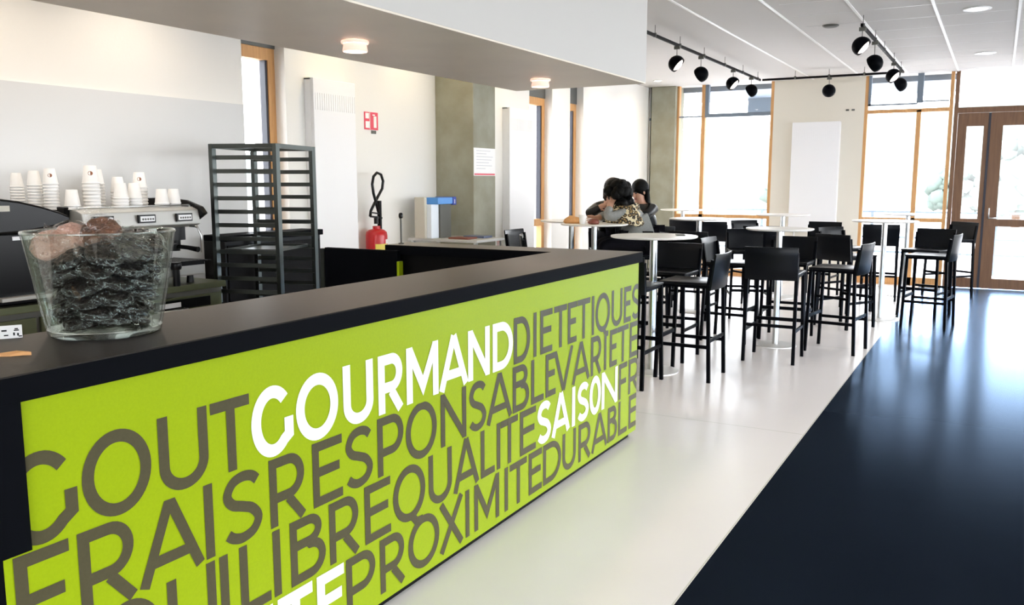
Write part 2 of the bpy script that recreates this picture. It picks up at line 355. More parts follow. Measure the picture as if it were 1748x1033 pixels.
b = BM(); lathe(b, [(0, -.02), (.06, -.02), (.075, -.012), (.08, 0), (0, 0)], 24, c=(9.23, 1.555, ZC)); tag(obj('smoke_detector', b, M['greyd'], smooth='auto'), 'small dark round detector on the ceiling between the light rails', 'detector')

# ------------------------------------------------------------------ track lighting
ZR = 2.93
def rail(name, a, b_, label, hang):
    t = thing(name, label, 'light rail', (0, 0, 0), 0, 'hanging track rails')
    b = BM(); bar(b, a, b_, .022, .028); obj('track', b, M['blackm'], t)
    a = Vector(a); b_ = Vector(b_)
    for s in hang:
        p = a.lerp(b_, s); b = BM(); tube(b, [(p.x, p.y, ZR+.01), (p.x, p.y, ZC)], .0035, 6); tube(b, [(p.x, p.y, ZR-.016), (p.x, p.y, ZR+.025)], .016, 8)
        obj('suspension_rod', b, M['greyd'], t)
    return t
rail('track_rail', (7.9, 3.06, ZR), (12.72, 3.06, ZR), 'long black light rail at left, running away from the bulkhead', (.1, .26, .44, .62, .8, .97))
rail('track_rail', (12.72, 3.03, ZR), (12.72, 1.23, ZR), 'black light rail running crosswise in front of the far wall', (.25, .5, .75))
rail('track_rail', (8.75, 1.20, ZR), (12.72, 1.20, ZR), 'black light rail at right carrying four ball spotlights', (.02, .25, .45, .7, .92))
def ball(x, y, z, d, label, on=True):
    """black ball spotlight; d = direction the open side looks"""
    t = thing('ball_spotlight', label, 'spotlight', (x, y, z), 0, 'black ball spotlights on the rails')
    q = Vector(d).normalized().to_track_quat('Z', 'Y').to_matrix().to_4x4(); R = .088; b = BM()
    prof = [(0, -R)]+[(R*math.cos(a), R*math.sin(a)) for a in [math.radians(v) for v in range(-80, 21, 10)]]
    prof += [(r*.94, zz*.94) for r, zz in prof[::-1]]
    lathe(b, prof, 24, mtx=q); obj('shade', b, M['stool'], t, smooth='auto')
    b = BM(); lathe(b, [(R*.86, R*.05), (R*.70, R*.30), (R*.5, R*.45), (0, R*.55)], 20, mtx=q); obj('reflector_lamp', b, M['lamp_soft'], t, smooth=True)
    b = BM(); tube(b, [(0, 0, R*.9), (0, 0, ZR-z)], .004, 6); box(b, -.012, .012, -.03, .03, ZR-z-.045, ZR-z-.012); obj('stem', b, M['greyd'], t)
M['lamp_soft'] = mat('spot_lens', (.9, .85, .8), .4, emit=((1, .88, .8), 2.2))
cd = (-.55, -.6, -.75)
for (x, y, z, d, l) in [
    (9.06, 3.06, 2.735, (.05, -.85, -.75), 'black ball spotlight, first on the left rail, lamp showing'),
    (9.91, 3.06, 2.716, (.2, .9, -.5), 'black ball spotlight, second on the left rail, turned away'),
    (11.29, 3.06, 2.743, (.0, -.85, -.75), 'black ball spotlight, third on the left rail, lamp showing'),
    (12.22, 3.06, 2.739, (.2, .9, -.5), 'black ball spotlight, last on the left rail by the window'),
    (12.70, 2.12, 2.735, (.9, .1, -.4), 'lone black ball spotlight hanging before the plain far wall'),
    (8.815, 1.20, 2.748, (-.05, -.85, -.75), 'largest black ball spotlight, first on the right rail'),
    (9.75, 1.20, 2.70, (.3, .9, -.5), 'black ball spotlight, second on the right rail, turned away'),
    (11.58, 1.20, 2.762, (-.2, -.8, -.75), 'black ball spotlight, third on the right rail, lamp showing'),
    (12.37, 1.20, 2.734, (.3, .9, -.5), 'black ball spotlight, last on the right rail before the window')]:
    ball(x, y, z, d, l)

# ------------------------------------------------------------------ counter
FY = 1.79; CX = 4.77
ct = thing('service_counter', 'long L-shaped service counter with dark top and lime green lettered front', 'counter', (1.0, 1.79, 0))
def cpart(name, bm, m, **k):
    bmesh.ops.translate(bm, vec=(-1.0, -1.79, 0), verts=bm.verts); return obj(name, bm, m, ct, **k)
b = BM()
prism(b, [(-1.5, 1.788), (4.772, 1.788), (4.772, 3.45), (4.50, 3.45), (4.50, 2.246), (-1.5, 2.246)], 1.096, 1.1, 'XY'); cpart('worktop_surface', b, M['counter_top'])
b = BM()
prism(b, [(-1.5, 1.787), (4.773, 1.787), (4.773, 3.451), (4.499, 3.451), (4.499, 2.247), (-1.5, 2.247)], 1.04, 1.0965, 'XY'); cpart('worktop_edge', b, M['counter_black'])
b = BM(); box(b, 1.0, 4.735, 1.797, 1.82, .04, 1.04); cpart('green_front_panel', b, M['green'])
b = BM(); box(b, 4.69, 4.735, 1.82, 3.43, .04, 1.04); cpart('green_end_panel', b, M['green'])
b = BM(); box(b, -1.5, 4.70, 1.86, 1.9, 0, 1.04); box(b, 4.53, 4.66, 1.9, 3.42, .0, 1.04); box(b, -1.5, 4.5, 1.9, 2.20, .05, .1); box(b, -1.5, 4.5, 1.9, 2.22, .55, .57)
cpart('carcass', b, M['blackm'])
b = BM(); box(b, .9, 4.70, 1.83, 1.87, 0, .04); box(b, 4.66, 4.70, 1.87, 3.4, 0, .04); cpart('plinth', b, M['kick'])
b = BM(); box(b, .90, 1.058, 1.786, 1.797, .71, 1.04); box(b, -1.5, .90, 1.787, 1.86, 0, 1.04); box(b, .9, 1.0, 1.798, 1.86, 0, .71); cpart('black_side_panel', b, M['counter_black'], label='black panel covering the upper left of the green front')

# lettering: each glyph is drawn from strokes
def stroke(pts, t, closed=False):
    """returns quads for a polyline with mitred joints"""
    P = [Vector(p) for p in pts]; n = len(P); L = []; R = []
    for i in range(n):
        if closed: a = P[i-1]; c = P[(i+1) % n]
        else: a = P[max(i-1, 0)]; c = P[min(i+1, n-1)]
        d1 = (P[i]-a); d2 = (c-P[i])
        if d1.length < 1e-9: d1 = d2
        if d2.length < 1e-9: d2 = d1
        d1 = d1.normalized(); d2 = d2.normalized(); n1 = Vector((-d1.y, d1.x)); n2 = Vector((-d2.y, d2.x)); m = n1+n2
        if m.length < .3: m = n1
        m = m.normalized(); k = 1/max(.45, m.dot(n1))
        L.append(P[i]+m*k*t/2); R.append(P[i]-m*k*t/2)
    q = []
    for i in range(n if closed else n-1):
        j = (i+1) % n; q.append((L[i], L[j], R[j], R[i]))
    return q
def arc(cx, cy, rx, ry, a0, a1, n=20):
    return [(cx+rx*math.cos(math.radians(a0+(a1-a0)*i/n)), cy+ry*math.sin(math.radians(a0+(a1-a0)*i/n))) for i in range(n+1)]
def glyph(ch, w, H, t):
    h = t/2; S = []
    V = lambda x: S.append(([(x, 0), (x, H)], False))
    Hh = lambda y, x0, x1: S.append(([(x0, y), (x1, y)], False))
    if ch == 'I': V(w/2)
    elif ch == 'L': V(h); Hh(h, 0, w)
    elif ch == 'T': Hh(H-h, 0, w); V(w/2)
    elif ch == 'E': V(h); Hh(h, 0, w); Hh(H-h, 0, w); Hh(H*.53, 0, w*.9)
    elif ch == 'F': V(h); Hh(H-h, 0, w); Hh(H*.48, 0, w*.88)
    elif ch == 'O': S.append((arc(w/2, H/2, w/2-h, H/2-h+.003, 0, 360, 44)[:-1], True))
    elif ch == 'Q':
        S.append((arc(w/2, H/2, w/2-h, H/2-h+.003, 0, 360, 44)[:-1], True)); S.append(([(w*.56, H*.06), (w*.70, -H*.09), (w*.9, -H*.10)], False))
    elif ch == 'G':
        S.append((arc(w/2, H/2, w/2-h, H/2-h+.003, 42, 312, 36)+[(w-h, H*.25), (w-h, H*.50)], False))
    elif ch == 'U': S.append(([(h, H)]+arc(w/2, w*.46, w/2-h, w*.46-h, 180, 360, 20)+[(w-h, H)], False))
    elif ch == 'D':
        V(h); S.append(([(0, H-h), (w*.42, H-h)]+arc(w*.42, H/2, w*.58-h, H/2-h, 90, -90, 22)+[(0, h)], False))
    elif ch == 'P':
        V(h); S.append(([(0, H-h), (w*.55, H-h)]+arc(w*.55, H*.66, w*.45-h, H*.34-h, 90, -90, 16)+[(0, H*.32+h)], False))
    elif ch == 'R':
        V(h); S.append(([(0, H-h), (w*.52, H-h)]+arc(w*.52, H*.67, w*.43-h, H*.33-h, 90, -90, 16)+[(0, H*.34+h)], False)); S.append(([(w*.50, H*.36), (w-h*1.1, 0)], False))
    elif ch == 'B':
        V(h); S.append(([(0, H-h), (w*.52, H-h)]+arc(w*.52, H*.76, w*.38-h, H*.24-h, 90, -90, 14)+[(0, H*.52+h)], False))
        S.append(([(w*.5, H*.52+h)]+arc(w*.56, H*.27+h/2, w*.44-h, H*.27-h/2, 90, -90, 14)+[(0, h)], False))
    elif ch == 'S':
        K = [(1.0, .84), (.97, .87), (.80, .965), (.52, 1.0), (.22, .94), (.06, .76), (.20, .60), (.50, .515), (.80, .42), (.98, .24), (.82, .06), (.48, 0), (.20, .05), (.02, .15), (0, .16)]
        pts = []
        for i in range(1, len(K)-2):
            for q in range(5):
                u = q/5; p = [Vector(K[i+d]) for d in (-1, 0, 1, 2)]
                v = .5*(2*p[1]+(p[2]-p[0])*u+(2*p[0]-5*p[1]+4*p[2]-p[3])*u*u+(3*p[1]-p[0]-3*p[2]+p[3])*u**3); pts.append((h+v.x*(w-t), h+v.y*(H-t)))
        S.append((pts, False))
    elif ch == 'A':
        S.append(([(h*.9, 0), (w/2, H)], False)); S.append(([(w-h*.9, 0), (w/2, H)], False)); Hh(H*.27, w*.18, w*.82)
    elif ch == 'V': S.append(([(h*.9, H), (w/2, 0)], False)); S.append(([(w-h*.9, H), (w/2, 0)], False))
    elif ch == 'N': V(h); V(w-h); S.append(([(h, H-h*.6), (w-h, h*.6)], False))
    elif ch == 'M': V(h); V(w-h); S.append(([(h, H-h*.4), (w/2, H*.25), (w-h, H-h*.4)], False))
    elif ch == 'X': S.append(([(h, 0), (w-h, H)], False)); S.append(([(h, H), (w-h, 0)], False))
    out = []
    for i, (p, cl) in enumerate(S): out += [(q, i) for q in stroke(p, t, cl)]
    return out
def word(txt, xs, z0, z1, m, t, lim=(1.006, 4.733), y=1.7955, k=None):
    """xs: left and right edge of every letter along the counter front"""
    b = BM(); H = z1-z0
    for ch, (a, c) in zip(txt, xs):
        for q, lay in glyph(ch, c-a, H, t):
            vs = [b.verts.new((p.x+a, y-.00025*lay, p.y+z0)) for p in q]; b.faces.new(vs)
    x0 = 1.06 if z0 > .695 else lim[0]
    for co, no in (((x0, 0, 0), (-1, 0, 0)), ((lim[1], 0, 0), (1, 0, 0)), ((0, 0, .702 if z0 < .69 else 2), (0, 0, 1))):
        g = b.verts[:]+b.edges[:]+b.faces[:]; bmesh.ops.bisect_plane(b, geom=g, plane_co=co, plane_no=no, clear_outer=True)
    for f in b.faces:
        if f.normal.y > 0: f.normal_flip()
    bmesh.ops.translate(b, vec=(-1.0, -1.79, 0), verts=b.verts)
    me = bpy.data.meshes.new('lettering'); b.to_mesh(me); b.free(); me.materials.append(m)
    o = bpy.data.objects.new('lettering', me); COL.objects.link(o); o.parent = ct
    o['label'] = ('white' if m is M['letter_white'] else 'grey')+' capital lettering '+txt
LG, LW = M['letter_grey'], M['letter_white']; T = .030
R1 = (.713, .918); R2 = (.495, .702); R3 = (.281, .485); R4 = (.070, .268)
word('GOUT', [(1.005, 1.178), (1.190, 1.378), (1.401, 1.557), (1.568, 1.707)], *R1, LG, T+.001)
word('GOURMAND', [(1.711, 1.878), (1.890, 2.081), (2.106, 2.260), (2.287, 2.432), (2.449, 2.651), (2.655, 2.862), (2.862, 3.030), (3.055, 3.228)], *R1, LW, .037, y=1.795)
word('DIETETIQUES', [(3.237, 3.388), (3.416, 3.456), (3.488, 3.612), (3.630, 3.772), (3.782, 3.884), (3.890, 4.048), (4.065, 4.105), (4.118, 4.312), (4.335, 4.490), (4.515, 4.620), (4.632, 4.770)], *R1, LG, T)
word('FRAIS', [(1.019, 1.147), (1.168, 1.322), (1.324, 1.526), (1.530, 1.566), (1.591, 1.742)], *R2, LG, T)
word('RESPONSABLE', [(1.771, 1.924), (1.954, 2.093), (2.104, 2.252), (2.277, 2.426), (2.440, 2.637), (2.664, 2.846), (2.863, 3.004), (3.004, 3.222), (3.228, 3.380), (3.400, 3.525), (3.545, 3.651)], *R2, LG, T)
word('VARIETE', [(3.632, 3.846), (3.836, 4.050), (4.065, 4.205), (4.235, 4.275), (4.318, 4.420), (4.425, 4.592), (4.612, 4.745)], *R2, LG, T)
word('EQUILIBRE', [(1.040, 1.165), (1.190, 1.380), (1.402, 1.560), (1.572, 1.608), (1.646, 1.762), (1.772, 1.808), (1.846, 2.002), (2.022, 2.174), (2.200, 2.343)], *R3, LG, T)
word('QUALITE', [(2.358, 2.556), (2.579, 2.738), (2.748, 2.942), (2.956, 3.070), (3.085, 3.121), (3.122, 3.275), (3.295, 3.447)], *R3, LG, T)
word('SAISON', [(3.456, 3.605), (3.610, 3.812), (3.836, 3.876), (3.898, 4.045), (4.052, 4.200), (4.212, 4.436)], *R3, LW, .037, y=1.795)
word('FRAICHEUR'[:2], [(4.456, 4.580), (4.604, 4.770)], *R3, LG, T)
word('SANTE', [(1.235, 1.370), (1.375, 1.575), (1.595, 1.765), (1.785, 1.935), (1.955, 2.085)], *R4, LW, .037, y=1.795)
word('PROXIMITE', [(2.097, 2.250), (2.277, 2.425), (2.443, 2.645), (2.645, 2.820), (2.832, 2.868), (2.903, 3.107), (3.152, 3.188), (3.200, 3.360), (3.379, 3.510)], *R4, LG, T)
word('DURABLE', [(3.524, 3.718), (3.734, 3.890), (3.922, 4.078), (4.084, 4.302), (4.306, 4.440), (4.459, 4.590), (4.617, 4.745)], *R4, LG, T)

# work surface and small things inside the counter
b = BM(); box(b, 3.6, 4.42, 2.9, 3.27, .88, .905); ws = obj('prep_table', b, M['steel']); tag(ws, 'low stainless prep table inside the counter corner', 'table')
b = BM()
for x in (3.65, 4.38):
    for y in (2.95, 3.22): bar(b, (x, y, 0), (x, y, .88), .04)
obj('leg_frame', b, M['steel'], ws)
rp = thing('receipt_printer', 'small white receipt printer peeking over the inner counter edge', 'printer', (4.36, 2.40, .905))
b = BM(); bevbox(b, -.07, .07, -.075, .07, 0, .155, .012); obj('housing', b, M['white'], rp)
b = BM(); box(b, -.045, .045, -.02, .0, .155, .159); obj('paper_slot', b, M['greyd'], rp)
b = BM(); box(b, 4.2, 4.50, 2.26, 2.88, .88, .903); s2 = obj('undershelf', b, M['blackm']); tag(s2, 'black shelf inside the counter corner holding the printer', 'shelf')
b = BM(); bar(b, (4.24, 2.3, 0), (4.24, 2.3, .88), .03); bar(b, (4.24, 2.84, 0), (4.24, 2.84, .88), .03); obj('leg', b, M['blackm'], s2)
# swing gate
gt = thing('counter_gate', 'black half-height counter gate with a lime green edge', 'gate', (4.45, 3.30, 0))
b = BM(); bevbox(b, 0, .035, .02, .62, .05, 1.068, .004); obj('gate_panel', b, M['counter_black'], gt)
b = BM(); box(b, -.006, .035, .0, .018, .02, 1.0); obj('green_edge', b, M['green'], gt, label='lime green edge strip')
b = BM(); box(b, .0, .035, .625, .66, 0, 1.06); obj('hinge_post', b, M['rack'], gt)
mp_ = thing('counter_post', 'thin upright rod with black knob at the end of the counter arm', 'post', (4.6, 3.395, 1.1))
b = BM(); lathe(b, [(0, 0), (.018, 0), (.018, .006), (.006, .01), (.006, .17), (0, .17)], 12); obj('rod', b, M['greyd'], mp_, smooth='auto')
b = BM(); lathe(b, [(0, .165), (.011, .168), (.014, .18), (.014, .195), (.009, .203), (0, .204)], 14); obj('knob', b, M['black'], mp_, smooth=True)

# ------------------------------------------------------------------ glass bowl of wrapped cookies
BXc, BYc = 1.487, 2.090
bw = thing('glass_bowl', 'big clear flared glass bowl on the near end of the counter', 'bowl', (BXc, BYc, 1.1))
b = BM(); lathe(b, [(0, 0), (.134, 0), (.141, .006), (.1445, .02), (.188, .268), (.1905, .272), (.1885, .276), (.184, .272), (.140, .028), (.134, .019), (0, .017)], 72); obj('vessel', b, M['bowl'], bw, smooth='auto')
b = BM(); lathe(b, [(0, .0005), (.132, .0005), (.1395, .006), (.1425, .018), (.139, .0175), (.13, .014), (0, .0135)], 72); obj('thick_base', b, glassy('base_glass', (.95, .97, .96), 1.0, .03, 2.3), bw, smooth='auto')
b = BM(); tube(b, [(.1875*math.cos(2*PI*k/60), .1875*math.sin(2*PI*k/60), .2745) for k in range(61)], .0028, 8, caps=False); obj('rim', b, glassy('rim_glass', (.9, .95, .93), 1.0, .03, 2.3), bw, smooth=True)
def cookie_mesh(seed):
    rnd = random.Random(seed); b = BM(); R = .050
    lathe(b, [(0, .011), (R*.5, .012), (R*.85, .009), (R, .002), (R*.97, -.006), (R*.6, -.008), (0, -.008)], 26)
    for v in b.verts:
        n = math.sin(v.co.x*170+seed)*math.cos(v.co.y*150+seed*2)*.0022; v.co.z += n; v.co.x *= 1+n*12; v.co.y *= 1+n*9
    for k in range(7):
        a = rnd.uniform(0, 6.28); r = rnd.uniform(.2, .8)*R
        bmesh.ops.create_icosphere(b, subdivisions=1, radius=rnd.uniform(.004, .007), matrix=Matrix.Translation((r*math.cos(a), r*math.sin(a), .012)))
    return b
def wrap_mesh(seed):
    rnd = random.Random(seed); b = BM(); R = .058; n = 30
    prof = [(0, .019), (R*.45, .019), (R*.85, .014), (R*1.0, .0), (R*.9, -.011), (R*.45, -.014), (0, -.014)]
    lathe(b, prof, n)
    for v in b.verts:
        v.co += Vector((rnd.uniform(-1, 1), rnd.uniform(-1, 1), rnd.uniform(-.8, 1)))*.0034
    # twisted ear of film
    a = rnd.uniform(0, 6.28); d = Vector((math.cos(a), math.sin(a), 0)); p = d.cross(Vector((0, 0, 1)))
    A = [b.verts.new(d*R*.95+p*.03*s+Vector((0, 0, rnd.uniform(-.003, .003)))) for s in (-1, -.3, .3, 1)]
    B_ = [b.verts.new(d*R*1.28+p*.036*s+Vector((0, 0, rnd.uniform(-.012, .018)))) for s in (-1, -.3, .3, 1)]
    for i in range(3): b.faces.new((A[i], A[i+1], B_[i+1], B_[i]))
    return b
cm = []
for k in range(4):
    cm.append((cookie_mesh(k), wrap_mesh(k+10)))
protos = []
for k, (c_, w_) in enumerate(cm):
    me = bpy.data.meshes.new('cookie'); bmesh.ops.recalc_face_normals(c_, faces=c_.faces[:]); c_.to_mesh(me); c_.free()
    mw = bpy.data.meshes.new('wrapper'); bmesh.ops.recalc_face_normals(w_, faces=w_.faces[:]); w_.to_mesh(mw); w_.free(); mw.materials.append(M['wrap'])
    for m_ in (me,):
        for p in m_.polygons: p.use_smooth = True
    protos.append((me, mw))
mecache = {}
def cookie(x, y, z, tilt, az, mk, label, s=1.0, k=0):
    t = thing('wrapped_cookie', label, 'cookie', (BXc+x, BYc+y, 1.1+z), 0, 'film wrapped cookies in the glass bowl')
    t.rotation_euler = Euler((0, math.radians(tilt), math.radians(az)), 'XYZ'); t.scale = (s, s, s)
    me, mw = protos[k % 4]; key = (k % 4, mk)
    if key not in mecache:
        m2 = me.copy(); m2.materials.clear(); m2.materials.append(M[mk]); mecache[key] = m2
    c = bpy.data.objects.new('biscuit', mecache[key]); COL.objects.link(c); c.parent = t
    wv = bpy.data.objects.new('wrapper', mw); COL.objects.link(wv); wv.parent = t
# camera is towards azimuth -125 deg from the bowl; cookies lie in rough rings, tipped outwards
n = 0
for (z, rr, cnt, off) in [(.047, .072, 6, 10), (.080, .077, 6, 40), (.114, .086, 7, 0), (.148, .094, 8, 25), (.184, .101, 8, 5), (.216, .108, 7, 30)]:
    for j in range(cnt):
        a = off+360/cnt*j+random.uniform(-8, 8); ar = math.radians(a)
        cookie(rr*math.cos(ar), rr*math.sin(ar), z+random.uniform(-.008, .008), random.uniform(14, 34), a, 'cookie', 'dark chocolate cookie in clear film packed against the bowl wall', 1.0, n); n += 1
for (x, y, z) in [(0, 0, .06), (.01, 0, .10), (-.01, .01, .14), (0, 0, .185)]:
    cookie(x, y, z, 10, n*50, 'cookie', 'dark chocolate cookie in clear film packed in the bowl centre', 1.0, n); n += 1
cookie(-.020, -.035, .268, 58, -128, 'cookie_mid', 'brown wrapped cookie standing on top of the pile', 1.02, 1)
cookie(-.115, .040, .243, 48, -140, 'cookie_light', 'pale caramel wrapped cookie at the left rim', .98, 2)
cookie(-.070, .012, .262, 50, -120, 'cookie_light', 'pale caramel wrapped cookie between the two topmost cookies', .92, 3)
cookie(.085, -.075, .245, 38, -80, 'cookie', 'dark chocolate wrapped cookie at the right of the pile', 1.0, 0)
cookie(.050, .060, .260, 20, 60, 'cookie', 'dark wrapped cookie at the back of the pile', 1.0, 2)
cookie(.02, -.09, .235, 40, -100, 'cookie', 'dark chocolate wrapped cookie at the front of the pile', 1.0, 3)
# little things left of the bowl
cd_ = thing('price_card', 'small white card with black marks at the left picture edge', 'card', (1.31, 2.222, 1.1), -.53)
b = BM(); box(b, -.03, .022, -.001, .001, 0, .034); obj('card', b, M['white'], cd_)
b = BM()
for (x, z, ww, hh) in [(.003, .022, .012, .003), (.005, .026, .008, .003), (.001, .010, .004, .008), (.010, .009, .004, .007), (.013, .006, .008, .003), (-.02, .01, .01, .003), (-.025, .022, .012, .004)]: box(b, x, x+ww, -.0016, -.001, z-.003, z-.003+hh)
obj('print', b, M['black'], cd_)
b = BM(); prism(b, [(-.06, -.004), (-.02, -.01), (.005, -.003), (.024, -.006), (.016, .006), (-.01, .009), (-.06, .006)], 0, .004, 'XY')
for v in b.verts: v.co.z += abs(math.sin(v.co.x*160))*.006 if v.co.z > .002 else 0
wr = obj('candy_wrapper', b, M['bread']); wr.location = (1.185, 1.985, 1.1); wr.rotation_euler = (0, 0, -.75); tag(wr, 'small crumpled pale wrapper lying on the counter at the left edge', 'wrapper')

# ------------------------------------------------------------------ back bar
bc = thing('back_counter', 'low stainless back counter with drawers against the tiled wall', 'cabinet', (2.0, 4.5, 0))
def bpart(name, bm, m, par=None, **k):
    if par is None: bmesh.ops.translate(bm, vec=(-2.0, -4.5, 0), verts=bm.verts)
    return obj(name, bm, m, par or bc, **k)
b = BM(); bevbox(b, .2, 4.11, 4.49, 5.10, .81, .85, .004); bpart('worktop', b, M['cab'])
b = BM(); box(b, .2, 4.10, 4.53, 5.10, .08, .81); bpart('carcass', b, M['greyd'])
for i in range(6):
    x0 = .24+i*.645; b = BM(); bevbox(b, x0, x0+.62, 4.51, 4.53, .12, .775, .004); d = bpart('door', b, M['cab'])
    b = BM(); tube(b, [(x0+.08-2, .0, .70), (x0+.08-2, -.035, .70), (x0+.30-2, -.035, .70), (x0+.30-2, 0, .70)], .008, 8); obj('handle', b, M['steel'], d, smooth=True)
b = BM(); box(b, 3.55, 3.98, 4.50, 4.511, .70, .76); bpart('control_strip', b, M['black'])
b = BM(); box(b, 3.58, 3.74, 4.496, 4.5, .715, .745); bpart('display', b, M['panelwhite'])
b = BM(); bevbox(b, .3, 4.05, 4.60, 5.05, 0, .08, .004); bpart('plinth', b, M['kick'])

# coffee machine
cx0, cx1, cy0, cy1 = 3.10, 3.99, 4.55, 5.06
cmx = thing('espresso_machine', 'large stainless espresso machine with black side wings and cups on top', 'coffee machine', (cx0, cy0, .85))
def E_(name, bm, m, **k):
    bmesh.ops.translate(bm, vec=(-cx0, -cy0, -.85), verts=bm.verts); return obj(name, bm, m, cmx, **k)
b = BM(); prism(b, [(cy0+.03, 1.215), (cy0-.02, 1.235), (cy0, 1.325), (cy0+.05, 1.343), (cy1, 1.343), (cy1, 1.215)], cx0+.03, cx1-.03, 'YZ'); E_('body', b, M['steel2'] if 'steel2' in M else mat('bright_stainless', (.60, .60, .57), .32, metal=.7), bevel=.006)
M['steel2'] = bpy.data.materials['bright_stainless']
b = BM(); box(b, cx0+.03, cx1-.03, cy1-.16, cy1, .92, 1.215); E_('back_panel', b, M['steel2'])
b = BM(); bevbox(b, cx0+.02, cx1-.02, cy0-.03, cy1, .905, .985, .008); E_('drip_base', b, M['steel2'])
b = BM()
for k in range(30): box(b, cx0+.05+k*.03, cx0+.065+k*.03, cy0-.02, cy1-.17, .985, .992)
box(b, cx0+.03, cx1-.03, cy0-.035, cy0-.02, .97, 1.0); E_('drip_grille', b, M['black'])
for s in (0, 1):
    x = cx0 if s == 0 else cx1-.03; b = BM()
    wing = [(cy0+.10, 1.36), (cy1, 1.36), (cy1, 1.225), (cy0+.12, 1.24)] if s == 0 else [(cy0-.06, 1.30), (cy0-.02, 1.345), (cy0+.12, 1.385), (cy0+.32, 1.40), (cy1+.0, 1.395), (cy1+.0, 1.225), (cy0+.2, 1.225), (cy0+.02, 1.255)]
    prism(b, wing, x, x+.03, 'YZ'); E_('side_wing', b, M['black'], bevel=.008, label='black curved side wing')
    b = BM(); prism(b, [(cy0+.17, .90), (cy0+.17, 1.24), (cy1, 1.24), (cy1, .90)] if s == 0 else [(cy1-.16, .90), (cy1-.16, 1.24), (cy1, 1.24), (cy1, .90)], x, x+.03, 'YZ'); E_('side_leg_panel', b, M['black'])
for gx in (3.27, 3.56, 3.84):
    b = BM(); box(b, gx-.05, gx+.05, cy0+.05, cy0+.20, 1.13, 1.225); lathe(b, [(0, 0), (.038, 0), (.04, .07), (0, .07)], 18, c=(gx, cy0+.10, 1.075)); g = E_('brew_group', b, M['black'], smooth='auto')
    b = BM(); ox = -cx0; tube(b, [(gx+ox, .10, 1.09-.85), (gx+ox, -.03, 1.085-.85), (gx+ox+.01, -.11, 1.075-.85)], [.013, .014, .018], 10); lathe(b, [(0, 0), (.035, 0), (.036, .03), (0, .03)], 18, c=(gx+ox, .10, 1.06-.85)); obj('portafilter', b, M['black'], g, smooth='auto')
    b = BM(); box(b, gx-.075, gx+.045, cy0-.030, cy0-.012, 1.255, 1.305, ); E_('keypad_bezel', b, M['black'])
    b = BM(); box(b, gx-.065, gx+.035, cy0-.034, cy0-.029, 1.264, 1.296); kp = E_('keypad', b, M['panelwhite'])
    b = BM()
    for q in range(5): box(b, gx-.055+q*.018-cx0, gx-.044+q*.018-cx0, -.0362, -.0338, 1.272-.85, 1.284-.85)
    obj('button', b, M['greyd'], kp)
b = BM(); tube(b, [(cx1-.09, cy0+.02, 1.22), (cx1-.07, cy0-.03, 1.215), (cx1-.06, cy0-.05, 1.16), (cx1-.06, cy0-.05, 1.05)], .007, 8); E_('steam_wand', b, M['chrome'], smooth=True)
b = BM(); lathe(b, [(0, 0), (.03, 0), (.034, .012), (.034, .035), (.03, .045), (0, .046)], 18, c=(3.72, cy0-.05, .955), mtx=None); tube(b, [(3.72, cy0-.05, .85), (3.72, cy0-.05, .955)], .022, 12); E_('steam_tap', b, M['black'], smooth='auto')
b = BM()
for x in (cx0+.08, cx1-.08):
    for y in (cy0+.05, cy1-.06): lathe(b, [(0, 0), (.025, 0), (.02, .056), (0, .056)], 14, c=(x, y, .85))
E_('feet', b, M['black'], smooth='auto')
b = BM()
for x in (cx0+.05, cx1-.05): tube(b, [(x, cy0+.06, 1.343), (x, cy0+.06, 1.352)], .006, 8)
tube(b, [(cx0+.05, cy0+.06, 1.354), (cx1-.05, cy0+.06, 1.354)], .005, 8); E_('cup_rail', b, M['chrome'], smooth=True)

cg = thing('coffee_grinder', 'black coffee brewer with a pointed hood at the left picture edge', 'coffee brewer', (2.2, 4.52, .85))
b = BM()
prism(b, [(0, .395), (0, .555), (.25, .572), (.42, .572), (.56, .552), (.68, .522), (.78, .490), (.835, .465), (.845, .44), (.80, .420), (.70, .402), (.55, .385), (.30, .375)], 0, .34, 'XZ'); obj('hood', b, M['black'], cg, bevel=.012)
b = BM(); prism(b, [(.06, 0), (.69, 0), (.68, .38), (.06, .39)], .03, .46, 'XZ'); obj('body', b, M['black'], cg, bevel=.01)
b = BM(); box(b, .52, .64, .024, .032, .345, .365); obj('display', b, M['panelwhite'], cg, label='small pale display')
b = BM(); bevbox(b, .40, .80, -.04, .10, .03, .05, .004); obj('drip_tray', b, M['steel2'], cg)
b = BM(); box(b, .40, .50, -.004, .0, .50, .53); obj('side_window', b, M['beige'], cg)
